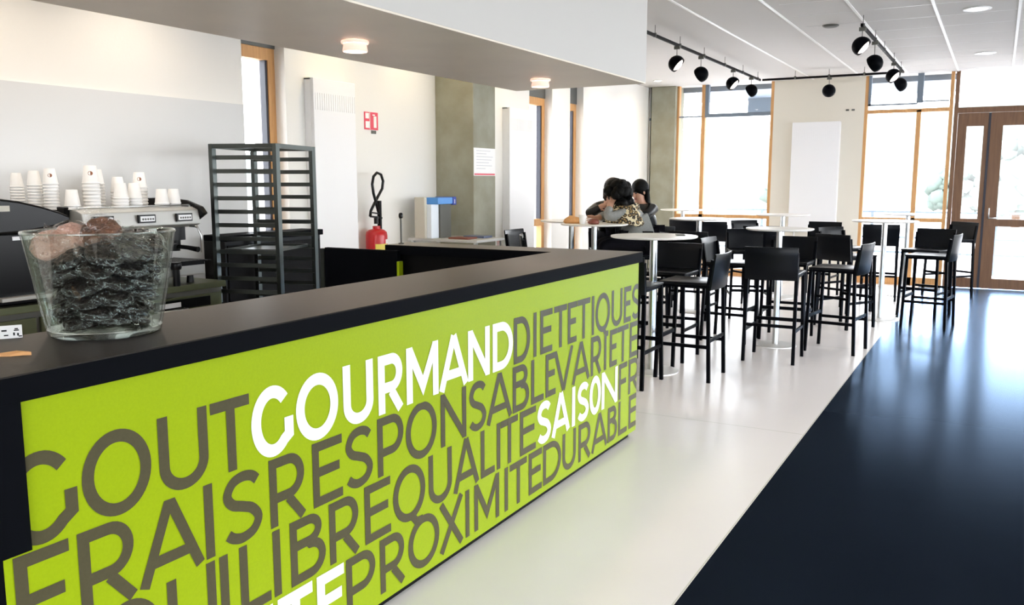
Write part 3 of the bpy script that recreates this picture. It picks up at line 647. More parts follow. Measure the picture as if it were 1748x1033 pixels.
# stacks of paper cups on the machine (inverted, nested)
def cup_mesh():
    b = BM(); lathe(b, [(.0435, 0), (.0455, .002), (.0455, .006), (.0425, .008), (.031, .094), (.030, .096), (.028, .094), (.0, .092)], 28); return b
cb = cup_mesh(); bmesh.ops.recalc_face_normals(cb, faces=cb.faces[:]); cupme = bpy.data.meshes.new('paper_cup'); cb.to_mesh(cupme); cb.free(); cupme.materials.append(M['white'])
for p in cupme.polygons: p.use_smooth = True
cupme.set_sharp_from_angle(angle=.7)
Z0 = 1.3435
def stack(x, y, top, where, logo=False, s=1.0):
    step = .019*s; nn = max(1, int(round((top-Z0-.096*s)/step))+1); o = None
    for i in range(nn):
        o = bpy.data.objects.new('paper_cup', cupme); COL.objects.link(o); o.location = (x, y, Z0+i*step); o.scale = (s, s, s)
        lab = 'white paper cup nested in the '+where
        if i == nn-1: lab = 'topmost cup of the '+where
        tag(o, lab, 'cup', 'white paper cups stacked on the espresso machine')
    if logo:
        b = BM(); d = Vector((-x, -y, 0)).normalized(); a0 = math.atan2(d.y, d.x)
        def pt(da, zz): r = (.0415-(zz-.012)*(.0115/.086)+.0008)*s; return (r*math.cos(a0+da), r*math.sin(a0+da), zz*s)
        N = 14; vs = [b.verts.new(pt(.34*math.cos(2*PI*k/N), .055+.0115*math.sin(2*PI*k/N))) for k in range(N)]; b.faces.new(vs)
        lg = obj('logo', b, M['brown'], None, label='round brown printed emblem'); lg.parent = o; lg.scale = (1/s, 1/s, 1/s)
stack(3.03, 4.98, 1.55, 'far left cup stack', s=.85)
stack(3.06, 4.86, 1.56, 'second cup stack from the left', s=.9)
stack(3.10, 4.77, 1.575, 'left emblem stack behind the black wing', logo=True, s=.95)
stack(3.16, 4.67, 1.455, 'short stack between the two left emblem stacks')
stack(3.35, 4.76, 1.60, 'tallest stack, with a brown cup emblem', logo=True, s=1.12)
stack(3.44, 4.83, 1.58, 'stack just behind the tallest emblem stack', s=.95)
stack(3.49, 4.68, 1.50, 'stack right of the tallest emblem stack')
stack(3.60, 4.70, 1.50, 'middle stack in front of the right emblem stack')
stack(3.72, 4.80, 1.565, 'right emblem stack', logo=True, s=1.05)
stack(3.62, 4.88, 1.53, 'stack hidden behind the middle stack')
stack(3.77, 4.66, 1.455, 'short stack second from the right end')
stack(3.87, 4.67, 1.455, 'short stack at the right end of the machine')

# ------------------------------------------------------------------ tray rack
rk = thing('tray_rack', 'tall steel tray rack with horizontal runners beside the espresso machine', 'rack', (0, 0, 0))
A = Vector((4.17, 4.63, 0)); Bc = Vector((4.31, 4.19, 0)); Cc = Vector((4.88, 4.39, 0)); Dc = Vector((4.74, 4.83, 0))
rk.location = (4.52, 4.51, 0); inv = Matrix.Translation((-4.52, -4.51, 0))
def rp_(name, bm, m, **k): bmesh.ops.transform(bm, matrix=inv, verts=bm.verts); return obj(name, bm, m, rk, **k)
for P in (A, Bc, Cc, Dc):
    b = BM(); bar(b, P+Vector((0, 0, .12)), P+Vector((0, 0, 1.755)), .034); rp_('post', b, M['rack'])
    b = BM(); q = P; lathe(b, [(0, -.013), (.05, -.013), (.055, -.008), (.055, .008), (.05, .013), (0, .013)], 20, mtx=Matrix.Translation((q.x, q.y, .056)) @ Matrix.Rotation(PI/2, 4, 'X')); box(b, q.x-.02, q.x+.02, q.y-.018, q.y+.018, .1, .125); rp_('castor', b, M['black'], smooth='auto')
for (P, Q) in ((A, Bc), (Dc, Cc)):
    d = (Q-P).normalized(); nrm = Vector((-d.y, d.x, 0)); ins = nrm if (Vector((4.52, 4.51, 0))-P).dot(nrm) > 0 else -nrm
    for i in range(16):
        z = 1.665-i*.0905
        b = BM(); bar(b, P+d*.0+ins*.008+Vector((0, 0, z)), Q-d*.0+ins*.008+Vector((0, 0, z)), .006, .028); bar(b, P+ins*.022+Vector((0, 0, z-.013)), Q+ins*.022+Vector((0, 0, z-.013)), .03, .003); rp_('runner', b, M['rack'])
for zz, nm in ((1.74, 'top_frame'), (.15, 'base_frame')):
    b = BM()
    for (P, Q) in ((A, Bc), (Dc, Cc), (A, Dc), (Bc, Cc)): bar(b, P+Vector((0, 0, zz)), Q+Vector((0, 0, zz)), .025, .03)
    rp_(nm, b, M['rack'])
tr = thing('baking_tray', 'flat dark tray resting on the runners in the middle of the rack', 'tray', (4.525, 4.51, 1.03), math.atan2(.20, .57))
b = BM(); bevbox(b, -.275, .275, -.185, .185, 0, .004, .001); box(b, -.275, .275, -.185, -.18, .004, .02); box(b, -.275, .275, .18, .185, .004, .02); box(b, -.275, -.27, -.18, .18, .004, .02); box(b, .27, .275, -.18, .18, .004, .02); obj('pan', b, M['rack'], tr)
# black cabinet behind the rack
bk = thing('black_cabinet', 'shallow black cabinet against the wall behind the tray rack', 'cabinet', (4.48, 4.87, 0))
b = BM(); box(b, .0, 1.02, .02, .235, 0, 1.07); obj('body', b, M['black'], bk)
b = BM(); bevbox(b, 0, 1.04, 0, .238, 1.07, 1.115, .004); obj('top', b, M['counter_black'], bk)
b = BM(); box(b, .52, .524, .012, .02, .05, 1.04); box(b, .02, .5, .010, .02, .05, 1.04); box(b, .54, 1.0, .010, .02, .05, 1.04); obj('doors', b, M['blackm'], bk)

# ------------------------------------------------------------------ wall things
fe = thing('fire_extinguisher', 'red fire extinguisher with looped black hose on the left wall', 'fire extinguisher', (6.37, 4.98, .57))
b = BM(); lathe(b, [(0, 0), (.094, 0), (.1, .01), (.1, .445), (.094, .475), (.07, .495), (.035, .505), (.035, .53), (0, .53)], 32); obj('cylinder', b, M['red'], fe, smooth='auto')
b = BM()
for (a0, a1, z0, z1) in ((-2.6, -1.3, .30, .37),):
    N = 12; V0 = [b.verts.new((.1015*math.cos(a0+(a1-a0)*k/N), .1015*math.sin(a0+(a1-a0)*k/N), z0)) for k in range(N+1)]; V1 = [b.verts.new((.1015*math.cos(a0+(a1-a0)*k/N), .1015*math.sin(a0+(a1-a0)*k/N), z1)) for k in range(N+1)]
    for k in range(N): b.faces.new((V0[k], V0[k+1], V1[k+1], V1[k]))
obj('yellow_label', b, M['yellow'], fe)
b = BM(); a0, a1 = -1.55, -.9; N = 8; V0 = [b.verts.new((.1018*math.cos(a0+(a1-a0)*k/N), .1018*math.sin(a0+(a1-a0)*k/N), .37)) for k in range(N+1)]; V1 = [b.verts.new((.1018*math.cos(a0+(a1-a0)*k/N), .1018*math.sin(a0+(a1-a0)*k/N), .41)) for k in range(N+1)]
for k in range(N): b.faces.new((V0[k], V0[k+1], V1[k+1], V1[k]))
obj('white_label', b, M['white'], fe)
b = BM(); tube(b, [(0, 0, .55), (0, 0, .62)], .022, 12); bar(b, (-.08, .0, .62), (.08, 0, .60), .02, .016); bar(b, (-.07, 0, .655), (.06, 0, .64), .018, .012); bar(b, (.05, 0, .50), (.05, 0, .76), .028, .03); obj('valve_lever', b, M['black'], fe)
b = BM(); pts = [(-.10, -.01, .62), (-.09, -.01, .67), (-.05, -.01, .72), (.02, -.01, .80), (.085, -.01, .87), (.10, -.01, .94), (.07, -.01, 1.0), (.01, -.01, 1.015), (-.04, -.01, .98), (-.06, -.01, .91), (-.045, -.01, .83), (-.01, -.01, .74), (.02, -.01, .66)]
tube(b, pts, .013, 8); obj('hose', b, M['black'], fe, smooth=True)
sg = thing('fire_extinguisher_sign', 'small red and white fire extinguisher sign high on the left wall', 'sign', (6.50, YL-.001, 2.055))
b = BM(); box(b, -.10, .10, -.004, 0, -.075, .085); obj('plate', b, M['signred'], sg)
b = BM(); box(b, -.085, -.02, -.006, -.004, -.06, .0); box(b, -.085, -.035, -.006, -.004, .025, .075); box(b, .035, .075, -.006, -.004, -.055, .05); box(b, .02, .055, -.006, -.004, .055, .066); box(b, -.025, -.018, -.006, -.004, -.07, .08); obj('pictogram', b, M['white'], sg, label='white flame and extinguisher pictogram')
b = BM(); box(b, .0, .07, -.003, 0, -.11, -.08); obj('caption_plate', b, M['greyd'], sg)
# radiators
def radiator(x0, x1, z0, z1, along, label):
    L = x1-x0; t = thing('panel_radiator', label, 'radiator', (0, 0, 0), 0, 'white upright panel radiators')
    b = BM(); bevbox(b, 0, L, -.10, -.065, z0, z1, .006); obj('front_panel', b, M['panelwhite'], t)
    b = BM(); bevbox(b, .02, L-.02, -.05, -.02, z0+.01, z1-.01, .004); obj('rear_panel', b, M['panelwhite'], t)
    b = BM(); N = int(L/.028)
    for k in range(N): box(b, .02+k*.028, .026+k*.028, -.103, -.10, z1-.26, z1-.12)
    obj('vent_ribs', b, M['panelwhite'], t)
    b = BM(); box(b, 0, L, -.066, 0, z1-.012, z1); box(b, 0, .012, -.066, 0, z0, z1); box(b, L-.012, L, -.066, 0, z0, z1); obj('casing', b, M['panelwhite'], t)
    b = BM(); tube(b, [(.08, -.03, z0), (.08, -.03, .02)], .01, 8); tube(b, [(L-.08, -.03, z0), (L-.08, -.03, .02)], .01, 8); obj('pipes', b, M['panelwhite'], t)
    if along == 'X': t.location = (x0, YL-.001, 0)
    else: t.location = (XF-.001, x1, 0); t.rotation_euler = (0, 0, -PI/2)
radiator(5.62, 6.16, .5, 2.36, 'X', 'white upright radiator on the left wall by the narrow window')
radiator(8.95, 9.57, .5, 2.36, 'X', 'white upright radiator on the left wall past the concrete pillar')
radiator(2.11, 2.80, .74, 2.39, 'Y', 'white upright radiator on the far wall between the windows')
for (y, l) in ((2.035, 'small grey wall sensor above the far radiator, left one'), (1.955, 'small grey wall sensor above the far radiator, right one')):
    b = BM(); bevbox(b, XF-.018, XF, y-.022, y+.022, 2.54, 2.565, .004); tag(obj('wall_sensor', b, M['greyd']), l, 'sensor', 'small sensors above the far radiator')
# notice on pillar
nb = thing('wall_notice', 'white paper notice with a red bottom band on the concrete pillar', 'notice', (7.56, 4.66, 1.545))
b = BM(); box(b, .0, .43, -.003, 0, .02, .30); obj('sheet', b, M['white'], nb)
b = BM(); box(b, .01, .42, -.004, -.003, .026, .042); obj('red_band', b, M['signred'], nb, label='red band')
b = BM()
for k, (ww) in enumerate((.28, .2, .33, .3, .25, .31, .18)): box(b, .05, .05+ww, -.004, -.003, .27-k*.03, .275-k*.03)
obj('text_lines', b, mat('faint_grey_print', (.55, .55, .58), .6), nb)
# service table with drinks box near the pillar
st = thing('side_table', 'pale grey side table by the concrete pillar', 'table', (6.95, 4.25, 0))
b = BM(); bevbox(b, 0, .52, 0, .80, .93, .955, .004); obj('tabletop', b, mat('pale_grey_top', (.50, .50, .48), .4), st)
for x in (.04, .48):
    for y in (.04, .76):
        b = BM(); bar(b, (x, y, 0), (x, y, .93), .03); obj('leg', b, M['chrome'], st)
db = thing('drinks_dispenser', 'white and dark drinks dispenser with a blue header on the side table', 'dispenser', (6.99, 4.78, .955))
b = BM(); bevbox(b, -.02, .11, 0, .17, 0, .33, .004); obj('light_body', b, mat('pale_blue_panel', (.78, .84, .90), .35), db)
b = BM(); bevbox(b, .11, .30, -.02, .17, 0, .33, .004); obj('dark_body', b, M['greyd'], db)
b = BM(); bevbox(b, .04, .30, -.04, .17, .33, .395, .006); obj('blue_header', b, M['blue'], db)
b = BM(); bevbox(b, .30, .36, -.045, .17, .32, .40, .004); box(b, .302, .305, -.01, 0, .33, .38); obj('navy_end', b, M['navy'], db)
b = BM(); box(b, .325, .333, -.047, -.045, .335, .375); obj('white_mark', b, M['white'], db)
b = BM(); bevbox(b, -.06, -.02, .05, .17, 0, .40, .004); obj('beige_side_box', b, M['beige'], db)
b = BM(); bevbox(b, 7.02, 7.20, 4.40, 4.62, .955, .970, .003); tag(obj('magazine', b, M['redbrown']), 'dark red magazine lying on the side table', 'magazine')
b = BM(); bevbox(b, 7.26, 7.42, 4.36, 4.60, .955, .975, .003); tag(obj('folder', b, mat('slate_cover', (.10, .13, .22), .4)), 'slate blue folder lying on the side table', 'folder')

# ------------------------------------------------------------------ bar tables
HT = 1.085
def make_table(label, group='round white bar tables'):
    t = thing('bar_table', label, 'table', (0, 0, 0), 0, group)
    b = BM(); lathe(b, [(0, HT-.018), (.325, HT-.018), (.338, HT-.012), (.34, HT-.004), (.337, HT), (0, HT)], 56); obj('tabletop', b, M['tabletop'], t, smooth='auto')
    b = BM(); lathe(b, [(.03, .012), (.03, HT-.03), (.12, HT-.022), (.12, HT-.018)], 20); obj('column', b, M['chrome'], t, smooth='auto')
    b = BM(); lathe(b, [(0, .014), (.20, .013), (.218, .008), (.22, 0), (0, 0)], 48); obj('base_plate', b, M['basep'], t, smooth='auto')
    return t
M['basep'] = mat('base_steel', (.74, .73, .71), .45, metal=.4)
tb0 = None
TABLES = [(6.50, 2.345, 'round white bar table nearest the counter corner'),
          (9.83, 3.00, 'round white bar table beyond the first one, in front of the left window'),
          (8.10, 1.72, 'round white bar table in the middle of the stools'),
          (11.6, 2.43, 'far round white bar table in front of the plain wall'),
          (12.9, 4.20, 'farthest round bar table by the pillar at the left window'),
          (10.26, 1.06, 'round white bar table at right beside the dark floor'),
          (12.55, 1.02, 'small far bar table close to the right window and the door'),
          (8.08, 3.55, 'round bar table where the three people sit'),
          (8.62, 4.06, 'round bar table behind the people table, by the left wall')]
for i, (x, y, l) in enumerate(TABLES):
    if i == 0: tb0 = make_table(l); tb0.location = (x, y, 0)
    else:
        t_ = dup(tb0, (x, y, 0), 0, l)
        if i == 2: t_.scale = (.88, .88, 1)

# ------------------------------------------------------------------ bar stools (face local +x)
def make_stool(label, group='black bar stools'):
    t = thing('bar_stool', label, 'stool', (0, 0, 0), 0, group)
    b = BM(); bevbox(b, -.205, .205, -.21, .21, .735, .757, .010, 3)
    for v in b.verts:
        v.co.z -= .010*math.exp(-((v.co.y/.15)**2))*(1 if v.co.z > .745 else .3)
    obj('seat', b, M['stoolseat'], t, smooth='auto')
    b = BM(); N = 12; rows = []
    for j, z in enumerate((.70, .705, .80, .90, .965, .972)):
        xr = -.200-(z-.70)*.13; row = []
        for side in (0, 1):
            for k in range(N+1):
                y = (-.215+.43*k/N)*(1 if side == 0 else 1); bow = -.022*(1-(2*k/N-1)**2)
                inset = .004 if j in (0, 5) else 0
                row.append((xr+bow+(.0-inset if side == 0 else -.014+inset), y, z))
        rows.append([b.verts.new(p) for p in row])
    for a, c in zip(rows, rows[1:]):
        for k in range(N):
            b.faces.new((a[k], a[k+1], c[k+1], c[k])); b.faces.new((a[N+1+k], c[N+1+k], c[N+2+k], a[N+2+k]))
        b.faces.new((a[0], c[0], c[N+1], a[N+1])); b.faces.new((a[N], a[2*N+1], c[2*N+1], c[N]))
    for r in (rows[0], rows[-1]):
        for k in range(N): b.faces.new((r[k], r[N+1+k], r[N+2+k], r[k+1]))
    obj('backrest', b, M['stoolseat'], t, smooth='auto')
    for s in (-1, 1):
        b = BM(); bar(b, (.185, s*.19, .735), (.205, s*.205, 0), .026); obj('leg', b, M['stool'], t)
        b = BM(); bar(b, (-.19, s*.20, .74), (-.215, s*.205, 0), .026); bar(b, (-.19, s*.20, .73), (-.222, s*.207, .93), .024); obj('leg', b, M['stool'], t)
        b = BM(); bar(b, (.197, s*.2, .27), (-.205, s*.2, .27), .014, .026); obj('stretcher', b, M['stool'], t)
    b = BM(); bar(b, (.197, -.2, .315), (.197, .2, .315), .016, .03); obj('footrest', b, M['stool'], t)
    b = BM(); bar(b, (-.205, -.2, .315), (-.205, .2, .315), .014, .026); obj('stretcher', b, M['stool'], t)
    b = BM()
    for s in (-1, 1): bar(b, (.19, s*.185, .725), (-.19, s*.195, .725), .02, .022); bar(b, (s*.185, -.19, .725), (s*.185, .19, .725), .02, .022)
    obj('seat_frame', b, M['stool'], t)
    return t
def face(dx, dy): return math.atan2(dy, dx)
STOOLS = [
 (6.03, 2.37, 0.0, 'black bar stool half hidden behind the counter end'),
 (6.50, 2.03, PI/2, 'nearest black bar stool right of the counter end, back turned to the walkway'),
 (7.10, 2.42, PI, 'black bar stool facing the camera behind the nearest table'),
 (7.47, 1.60, 0.02, 'large black bar stool seen from behind in the foreground middle'),
 (8.20, 2.17, -PI/2-.05, 'black bar stool with pale reflecting back at the left of the middle table'),
 (8.14, 1.20, PI/2-.12, 'black bar stool on the walkway side of the middle table, seen side on'),
 (8.55, 1.72, PI, 'black bar stool facing the camera behind the middle table'),
 (9.72, 2.40, face(-.88, -.35), 'black bar stool with bluish shining back between the tables'),
 (9.55, 1.33, face(.85, -.5), 'black bar stool angled towards the right table, seen from behind'),
 (10.70, 1.50, face(-.5, -.85), 'black bar stool at the far left of the right table'),
 (9.98, .57, PI/2-.15, 'black bar stool standing alone on the dark floor edge, rightmost near one'),
 (10.78, .66, face(-.95, .3), 'black bar stool facing the camera behind the right table'),
 (12.02, 1.28, .1, 'black bar stool behind the right table column, before the window'),
 (12.85, .52, face(-.7, .6), 'far black bar stool in front of the wooden door frame'),
 (11.95, 2.02, PI-.1, 'far black bar stool by the plain wall, right of the far table'),
 (12.05, 2.90, face(-.6, -.7), 'far black bar stool beneath the left window sill'),
 (10.95, 2.52, .1, 'black bar stool in front of the far table by the plain wall'),
 (9.36, 2.90, 0.0, 'black bar stool before the second table, behind the nearest ones'),
 (10.35, 3.74, -PI/2, 'black bar stool showing just its back right of the seated people'),
 (12.05, 3.83, .05, 'far black bar stool by the pillar, leftmost in front of the left window'),
 (11.78, 3.37, .05, 'far black bar stool in front of the left window mullion'),
 (7.84, 3.98, -1.1, 'black bar stool seen from behind at the people table'),
 (8.55, 4.50, -PI/2, 'bluish black bar stool at the left wall behind the counter'),
 (8.55, 3.20, 2.2, 'black bar stool the woman in the leopard scarf sits on'),
 (9.13, 3.82, -2.6, 'black bar stool under the person in the shiny black jacket'),
 (9.81, 3.61, 2.9, 'black bar stool under the person with long black hair'),
]
s0 = None
for i, (x, y, rz, l) in enumerate(STOOLS):
    if i == 0: s0 = make_stool(l); s0.location = (x, y, 0); s0.rotation_euler = (0, 0, rz)
    else: dup(s0, (x, y, 0), rz, l)
# things on the people's table
b = BM(); lathe(b, [(0, 0), (.10, 0), (.115, .02), (.10, .05), (.05, .068), (0, .07)], 18)
for v in b.verts: v.co.y *= .55; v.co.z *= 1+.15*math.sin(v.co.x*40)
bb = obj('pastry_bag', b, M['bread'], smooth=True); bb.location = (8.02, 3.745, HT); bb.rotation_euler = (0, 0, 1.9); tag(bb, 'orange paper pastry bag on the people table', 'bag')
b = BM(); lathe(b, [(0, 0), (.05, 0), (.055, .02), (.04, .05), (0, .055)], 16); pu = obj('purse', b, M['redbrown'], smooth=True); pu.location = (7.95, 3.50, HT); tag(pu, 'small red brown purse on the people table', 'purse')
b = BM(); lathe(b, [(0, 0), (.028, 0), (.038, .09), (.035, .09), (.026, .004), (0, .004)], 20); cu = obj('paper_cup', b, M['white'], smooth='auto'); cu.location = (7.90, 3.60, HT); tag(cu, 'white paper cup standing on the people table', 'cup')
b = BM(); bevbox(b, -.06, .06, -.035, .035, 0, .008, .003); ph = obj('phone', b, M['greyd']); ph.location = (6.62, 2.17, HT); ph.rotation_euler = (0, 0, .4); tag(ph, 'dark phone lying on the nearest bar table', 'phone')

# ------------------------------------------------------------------ people
def skin_mesh(name, verts, edges, m, parent, sub=2, root=0):
    me = bpy.data.meshes.new(name); me.from_pydata([v[0] for v in verts], edges, []); me.materials.append(m)
    o = bpy.data.objects.new(name, me); COL.objects.link(o)
    sk = o.modifiers.new('skin', 'SKIN'); sk.use_smooth_shade = True
    if not me.skin_vertices: 
        bpy.context.view_layer.objects.active = o; me.attributes  # skin layer is created with the modifier
    for i, v in enumerate(verts):
        r = v[1]; r = r if isinstance(r, tuple) else (r, r)
        me.skin_vertices[0].data[i].radius = r; me.skin_vertices[0].data[i].use_root = (i == root)
    ss = o.modifiers.new('sub', 'SUBSURF'); ss.levels = sub; ss.render_levels = sub
    dg = bpy.context.evaluated_depsgraph_get(); ev = o.evaluated_get(dg); nm = bpy.data.meshes.new_from_object(ev); nm.name = name
    bpy.data.objects.remove(o); o2 = bpy.data.objects.new(name, nm); COL.objects.link(o2); o2.parent = parent
    if not nm.materials: nm.materials.append(m)
    for p in nm.polygons: p.use_smooth = True
    return o2
def person(label, x, y, rz, lean, shz, headp, armL, armR, top_m, hair_m, hairkind, scarf=False, headpitch=0.3):
    """seated figure, local +x is forward, +y its left. armL/armR = (elbow, wrist)"""
    t = thing('person', label, 'person', (x, y, 0), rz)
    pel = Vector((0, 0, .90)); ch = Vector((lean*.55, 0, 1.12)); sh = Vector((lean, 0, shz)); nk = Vector((lean+(headp[0]-lean)*.4, headp[1]*.4, shz+(headp[2]-shz)*.42)); hd = Vector(headp)
    V = []; Ed = []
    def av(p, r, par=None): V.append((tuple(p), r)); i = len(V)-1; (Ed.append((par, i)) if par is not None else None); return i
    p0 = av(pel, (.11, .09)); c0 = av(ch, (.12, .10), p0); s0_ = av(sh, (.10, .085), c0); n0 = av(nk, .052, s0_); h0 = av(hd-Vector((0, 0, .05)), (.068, .075), n0); h1 = av(hd+Vector((0, 0, .05)), (.078, .088), h0)
    for s, arm in ((1, armL), (-1, armR)):
        a = av(sh+Vector((0, s*.155, -.015)), .058, s0_); e = av(arm[0], .043, a); w_ = av(arm[1], .028, e)
        hdir = (Vector(arm[1])-Vector(arm[0])).normalized(); side = hdir.cross(Vector((0, 1, 0))).normalized() if abs(hdir.y) < .9 else Vector((1, 0, 0))
        palm = av(Vector(arm[1])+hdir*.06, (.036, .018), w_)
        for k, ln in zip((-1.5, -.5, .5, 1.5), (.055, .068, .066, .05)):
            f0 = av(Vector(arm[1])+hdir*.095+side*k*.019, .0095, palm); f1 = av(Vector(arm[1])+hdir*(.095+ln*.6)+side*k*.020+Vector((.008, 0, 0)), .0085, f0); av(Vector(arm[1])+hdir*(.095+ln)+side*k*.020+Vector((.022, 0, 0)), .007, f1)
        t0 = av(Vector(arm[1])+hdir*.04-side*.045, .011, w_); av(Vector(arm[1])+hdir*.075-side*.062, .009, t0)
    for s in (1, -1):
        hp = av(Vector((.05, s*.09, .875)), .075, p0); kn = av(Vector((.42, s*.12, .86)), .052, hp); an = av(Vector((.36, s*.11, .40)), .040, kn); av(Vector((.47, s*.12, .36)), .035, an)
    skin_mesh('body', V, Ed, M['skin'], t)
    # face
    F = Matrix.Translation(hd) @ Matrix.Rotation(headpitch, 4, 'Y')
    b = BM(); lathe(b, [(0, -.02), (.012, -.015), (.016, .0), (.008, .03), (0, .035)], 10, mtx=F @ Matrix.Translation((.088, 0, -.02))); obj('nose', b, M['skin'], t, smooth=True)
    b = BM()
    for s in (-1, 1): bmesh.ops.create_uvsphere(b, u_segments=10, v_segments=8, radius=.011, matrix=F @ Matrix.Translation((.080, s*.032, .012)))
    obj('eyes', b, M['eye'], t, smooth=True)
    b = BM(); bmesh.ops.create_uvsphere(b, u_segments=12, v_segments=8, radius=.02, matrix=F @ Matrix.Translation((.078, 0, -.062)) @ Matrix.Diagonal((.5, 1, .35, 1))); obj('mouth', b, M['lip'], t, smooth=True)
    b = BM()
    for s in (-1, 1): bmesh.ops.create_uvsphere(b, u_segments=10, v_segments=8, radius=.026, matrix=F @ Matrix.Translation((0, s*.082, -.005)) @ Matrix.Diagonal((.6, .4, 1, 1)))
    obj('ears', b, M['skin'], t, smooth=True)
    # top (torso and sleeves), trousers, shoes
    V = []; Ed = []
    p0 = av(pel+Vector((0, 0, -.03)), (.175, .145)); c0 = av(ch, (.165, .135), p0); s0_ = av(sh, (.125, .105), c0); av(nk-Vector((0, 0, .03)), .068, s0_)
    for s, arm in ((1, armL), (-1, armR)):
        a = av(sh+Vector((0, s*.16, -.015)), .075, s0_); e = av(arm[0], .060, a); av(Vector(arm[0]).lerp(Vector(arm[1]), .9), .042, e)
    skin_mesh('sweater' if not top_m is M['jacket'] else 'jacket', V, Ed, top_m, t)
    V = []; Ed = []
    p0 = av(pel+Vector((0, 0, -.03)), (.17, .13))
    for s in (1, -1):
        hp = av(Vector((.05, s*.095, .872)), .105, p0); kn = av(Vector((.43, s*.12, .86)), .075, hp); av(Vector((.36, s*.11, .44)), .055, kn)
    skin_mesh('trousers', V, Ed, M['trousers'], t)
    for s in (1, -1):
        b = BM(); bevbox(b, .31, .55, s*.115-.045, s*.115+.045, .31, .395, .025, 3); obj('shoe', b, M['black'], t, smooth='auto')
    # hair
    b = BM(); rnd = random.Random(3)
    if hairkind == 'curly':
        for k in range(70):
            th, ph_ = rnd.uniform(0, 6.28), rnd.uniform(-1.0, 1.5); d = Vector((math.cos(th)*math.cos(ph_), math.sin(th)*math.cos(ph_), math.sin(ph_)))
            if d.x > .45 and d.z < .55: continue
            bmesh.ops.create_icosphere(b, subdivisions=2, radius=rnd.uniform(.045, .065), matrix=F @ Matrix.Translation(Vector((-.03, 0, .02))+Vector((d.x*.105, d.y*.125, d.z*.105))))
        for k in range(34):
            bmesh.ops.create_icosphere(b, subdivisions=2, radius=rnd.uniform(.045, .07), matrix=Matrix.Translation(hd+Vector((-.09+rnd.uniform(-.05, .07), rnd.uniform(-.13, .13), -.06-rnd.uniform(0, .17)))))
    else:
        bmesh.ops.create_uvsphere(b, u_segments=24, v_segments=16, radius=.108, matrix=F @ Matrix.Translation((-.034, 0, .036)) @ Matrix.Diagonal((.98, .93, 1.0, 1)))
        L = .34 if hairkind == 'long' else .14
        for k in range(26):
            a = math.radians(110+140*k/25); r = .088
            p = hd+Vector((r*math.cos(a)-.01, r*math.sin(a), .03)); tube(b, [p, p+Vector((-.02, 0, -.1)), p+Vector((-.035+rnd.uniform(-.02, .02), rnd.uniform(-.02, .02), -L))], [.024, .026, .014], 7)
    obj('hair', b, hair_m, t, smooth=True)
    if scarf:
        b = BM(); rnd = random.Random(5)
        for k in range(5):
            pts = []; n_ = 22; rad = .150+k*.020
            for i in range(n_+1):
                a = 2*PI*i/n_; pts.append(sh+Vector((rad*.72*math.cos(a)+.01, rad*1.12*math.sin(a), .052-k*.036+.015*math.sin(3*a+k))))
            tube(b, pts, .036, 9)
        tube(b, [sh+Vector((-.10, .05, .0)), sh+Vector((-.19, .08, -.12)), sh+Vector((-.20, .10, -.26))], [.05, .06, .05], 9)
        obj('scarf', b, M['leopard'], t, smooth=True)
    return t
person('person with curly black hair, grey sweater and leopard print scarf, head resting on hand', 8.53, 3.22, 2.15, .16, 1.19, (.27, .02, 1.355),
       ((.40, .20, 1.15), (.345, .11, 1.26)), ((.32, -.22, 1.15), (.44, -.10, 1.135)), M['grey_knit'], M['hair'], 'curly', scarf=True, headpitch=.45)
person('person in a shiny black jacket leaning over the table behind the others', 9.10, 3.80, -2.75, .20, 1.22, (.30, .02, 1.40),
       ((.42, .22, 1.15), (.47, .05, 1.18)), ((.36, -.24, 1.15), (.40, -.08, 1.25)), M['jacket'], M['hairb'], 'short', headpitch=.3)
person('person with long straight black hair sitting farthest right at the table', 9.78, 3.62, 2.75, .10, 1.20, (.15, 0, 1.385),
       ((.26, .22, 1.12), (.42, .10, 1.13)), ((.28, -.22, 1.12), (.42, -.08, 1.13)), M['jacket'], M['hair'], 'long', headpitch=.3)

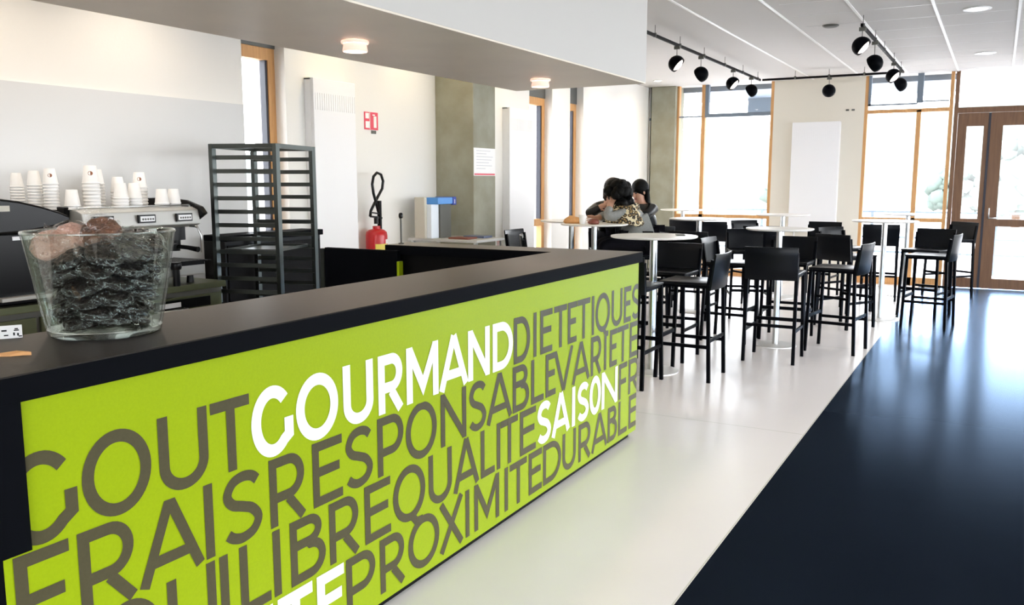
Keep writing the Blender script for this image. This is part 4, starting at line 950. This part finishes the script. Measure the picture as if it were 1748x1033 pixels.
# ------------------------------------------------------------------ outside
b = BM(); box(b, XF+.5, 60, -30, 40, -.35, -.12); struct('floor_terrace', b, M['ground'])
b = BM(); box(b, -30, XF+.5, 5.48, 40, -.35, -.12); box(b, -30, XF+.5, -30, YR-.25, -.35, -.12); box(b, -30, XB-.2, YR-.25, 5.48, -.35, -.12); struct('floor_terrace', b, M['ground'])
b = BM(); box(b, XF+.3, XF+2.2, .62, 5.8, 2.95, 3.2); struct('ceiling_canopy', b, M['steelblue'])
gr = thing('terrace_railing', 'thin grey railing on the terrace outside the far windows', 'railing', (17.2, 0, -.12))
b = BM()
for z in (.35, .62, 1.08): bar(b, (0, -6, z), (0, 12, z), .035)
obj('rails', b, M['steelblue'], gr)
for i in range(10):
    b = BM(); bar(b, (0, -6+2*i, 0), (0, -6+2*i, 1.08), .05); obj('post', b, M['steelblue'], gr)
b = BM(); box(b, 15.6, 15.95, 3.55, 3.95, 2.68, 2.95); tag(obj('canopy_box', b, M['steelblue']), 'blue grey box hanging under the canopy outside the left window', 'box')
# hills and shrubs
b = BM(); N = 40; rows = []
for j in range(8):
    x = 60+j*14; rows.append([b.verts.new((x, -90+k*6, -.3+(j/7)**1.1*14*(.75+.25*math.sin(k*.5+j))+1.2*math.sin(k*.9)*(j > 0))) for k in range(N)])
for a, c in zip(rows, rows[1:]):
    for k in range(N-1): b.faces.new((a[k], a[k+1], c[k+1], c[k]))
struct('floor_hillside', b, M['grass'], smooth=True)
def shrub(x, y, s, h, label):
    b = BM(); rnd = random.Random(int(x*10+y*7))
    for k in range(110):
        zz = rnd.uniform(0, 1); rr = s*(.85-.5*abs(zz-.35)); aa = rnd.uniform(0, 6.28); p = Vector((rr*math.cos(aa)*rnd.uniform(.4, 1), rr*math.sin(aa)*rnd.uniform(.4, 1), h*.22+zz*h*.7)); bmesh.ops.create_icosphere(b, subdivisions=1, radius=rnd.uniform(.12, .24)*s, matrix=Matrix.Translation(p))
    for v in b.verts: v.co += Vector((rnd.uniform(-1, 1), rnd.uniform(-1, 1), rnd.uniform(-1, 1)))*.05*s
    t = thing('tree', label, 'tree', (x, y, -.12), 0, 'trees and bushes beyond the terrace'); obj('crown', b, M['leaf'], t, smooth=True)
    b = BM(); tube(b, [(0, 0, 0), (0, 0, h*.5)], .08*s, 8); obj('trunk', b, M['wood_dark'], t)
shrub(44, 8.0, 2.4, 2.9, 'green bush beyond the terrace left of the window post')
shrub(44, 1.6, 1.6, 2.6, 'low green bush outside, seen beside the door frame')
shrub(36, -.6, 1.8, 3.4, 'green bush outside, seen through the narrow door leaf')
shrub(42, -3.4, 2.4, 4.5, 'green tree outside, seen through the right door leaf')
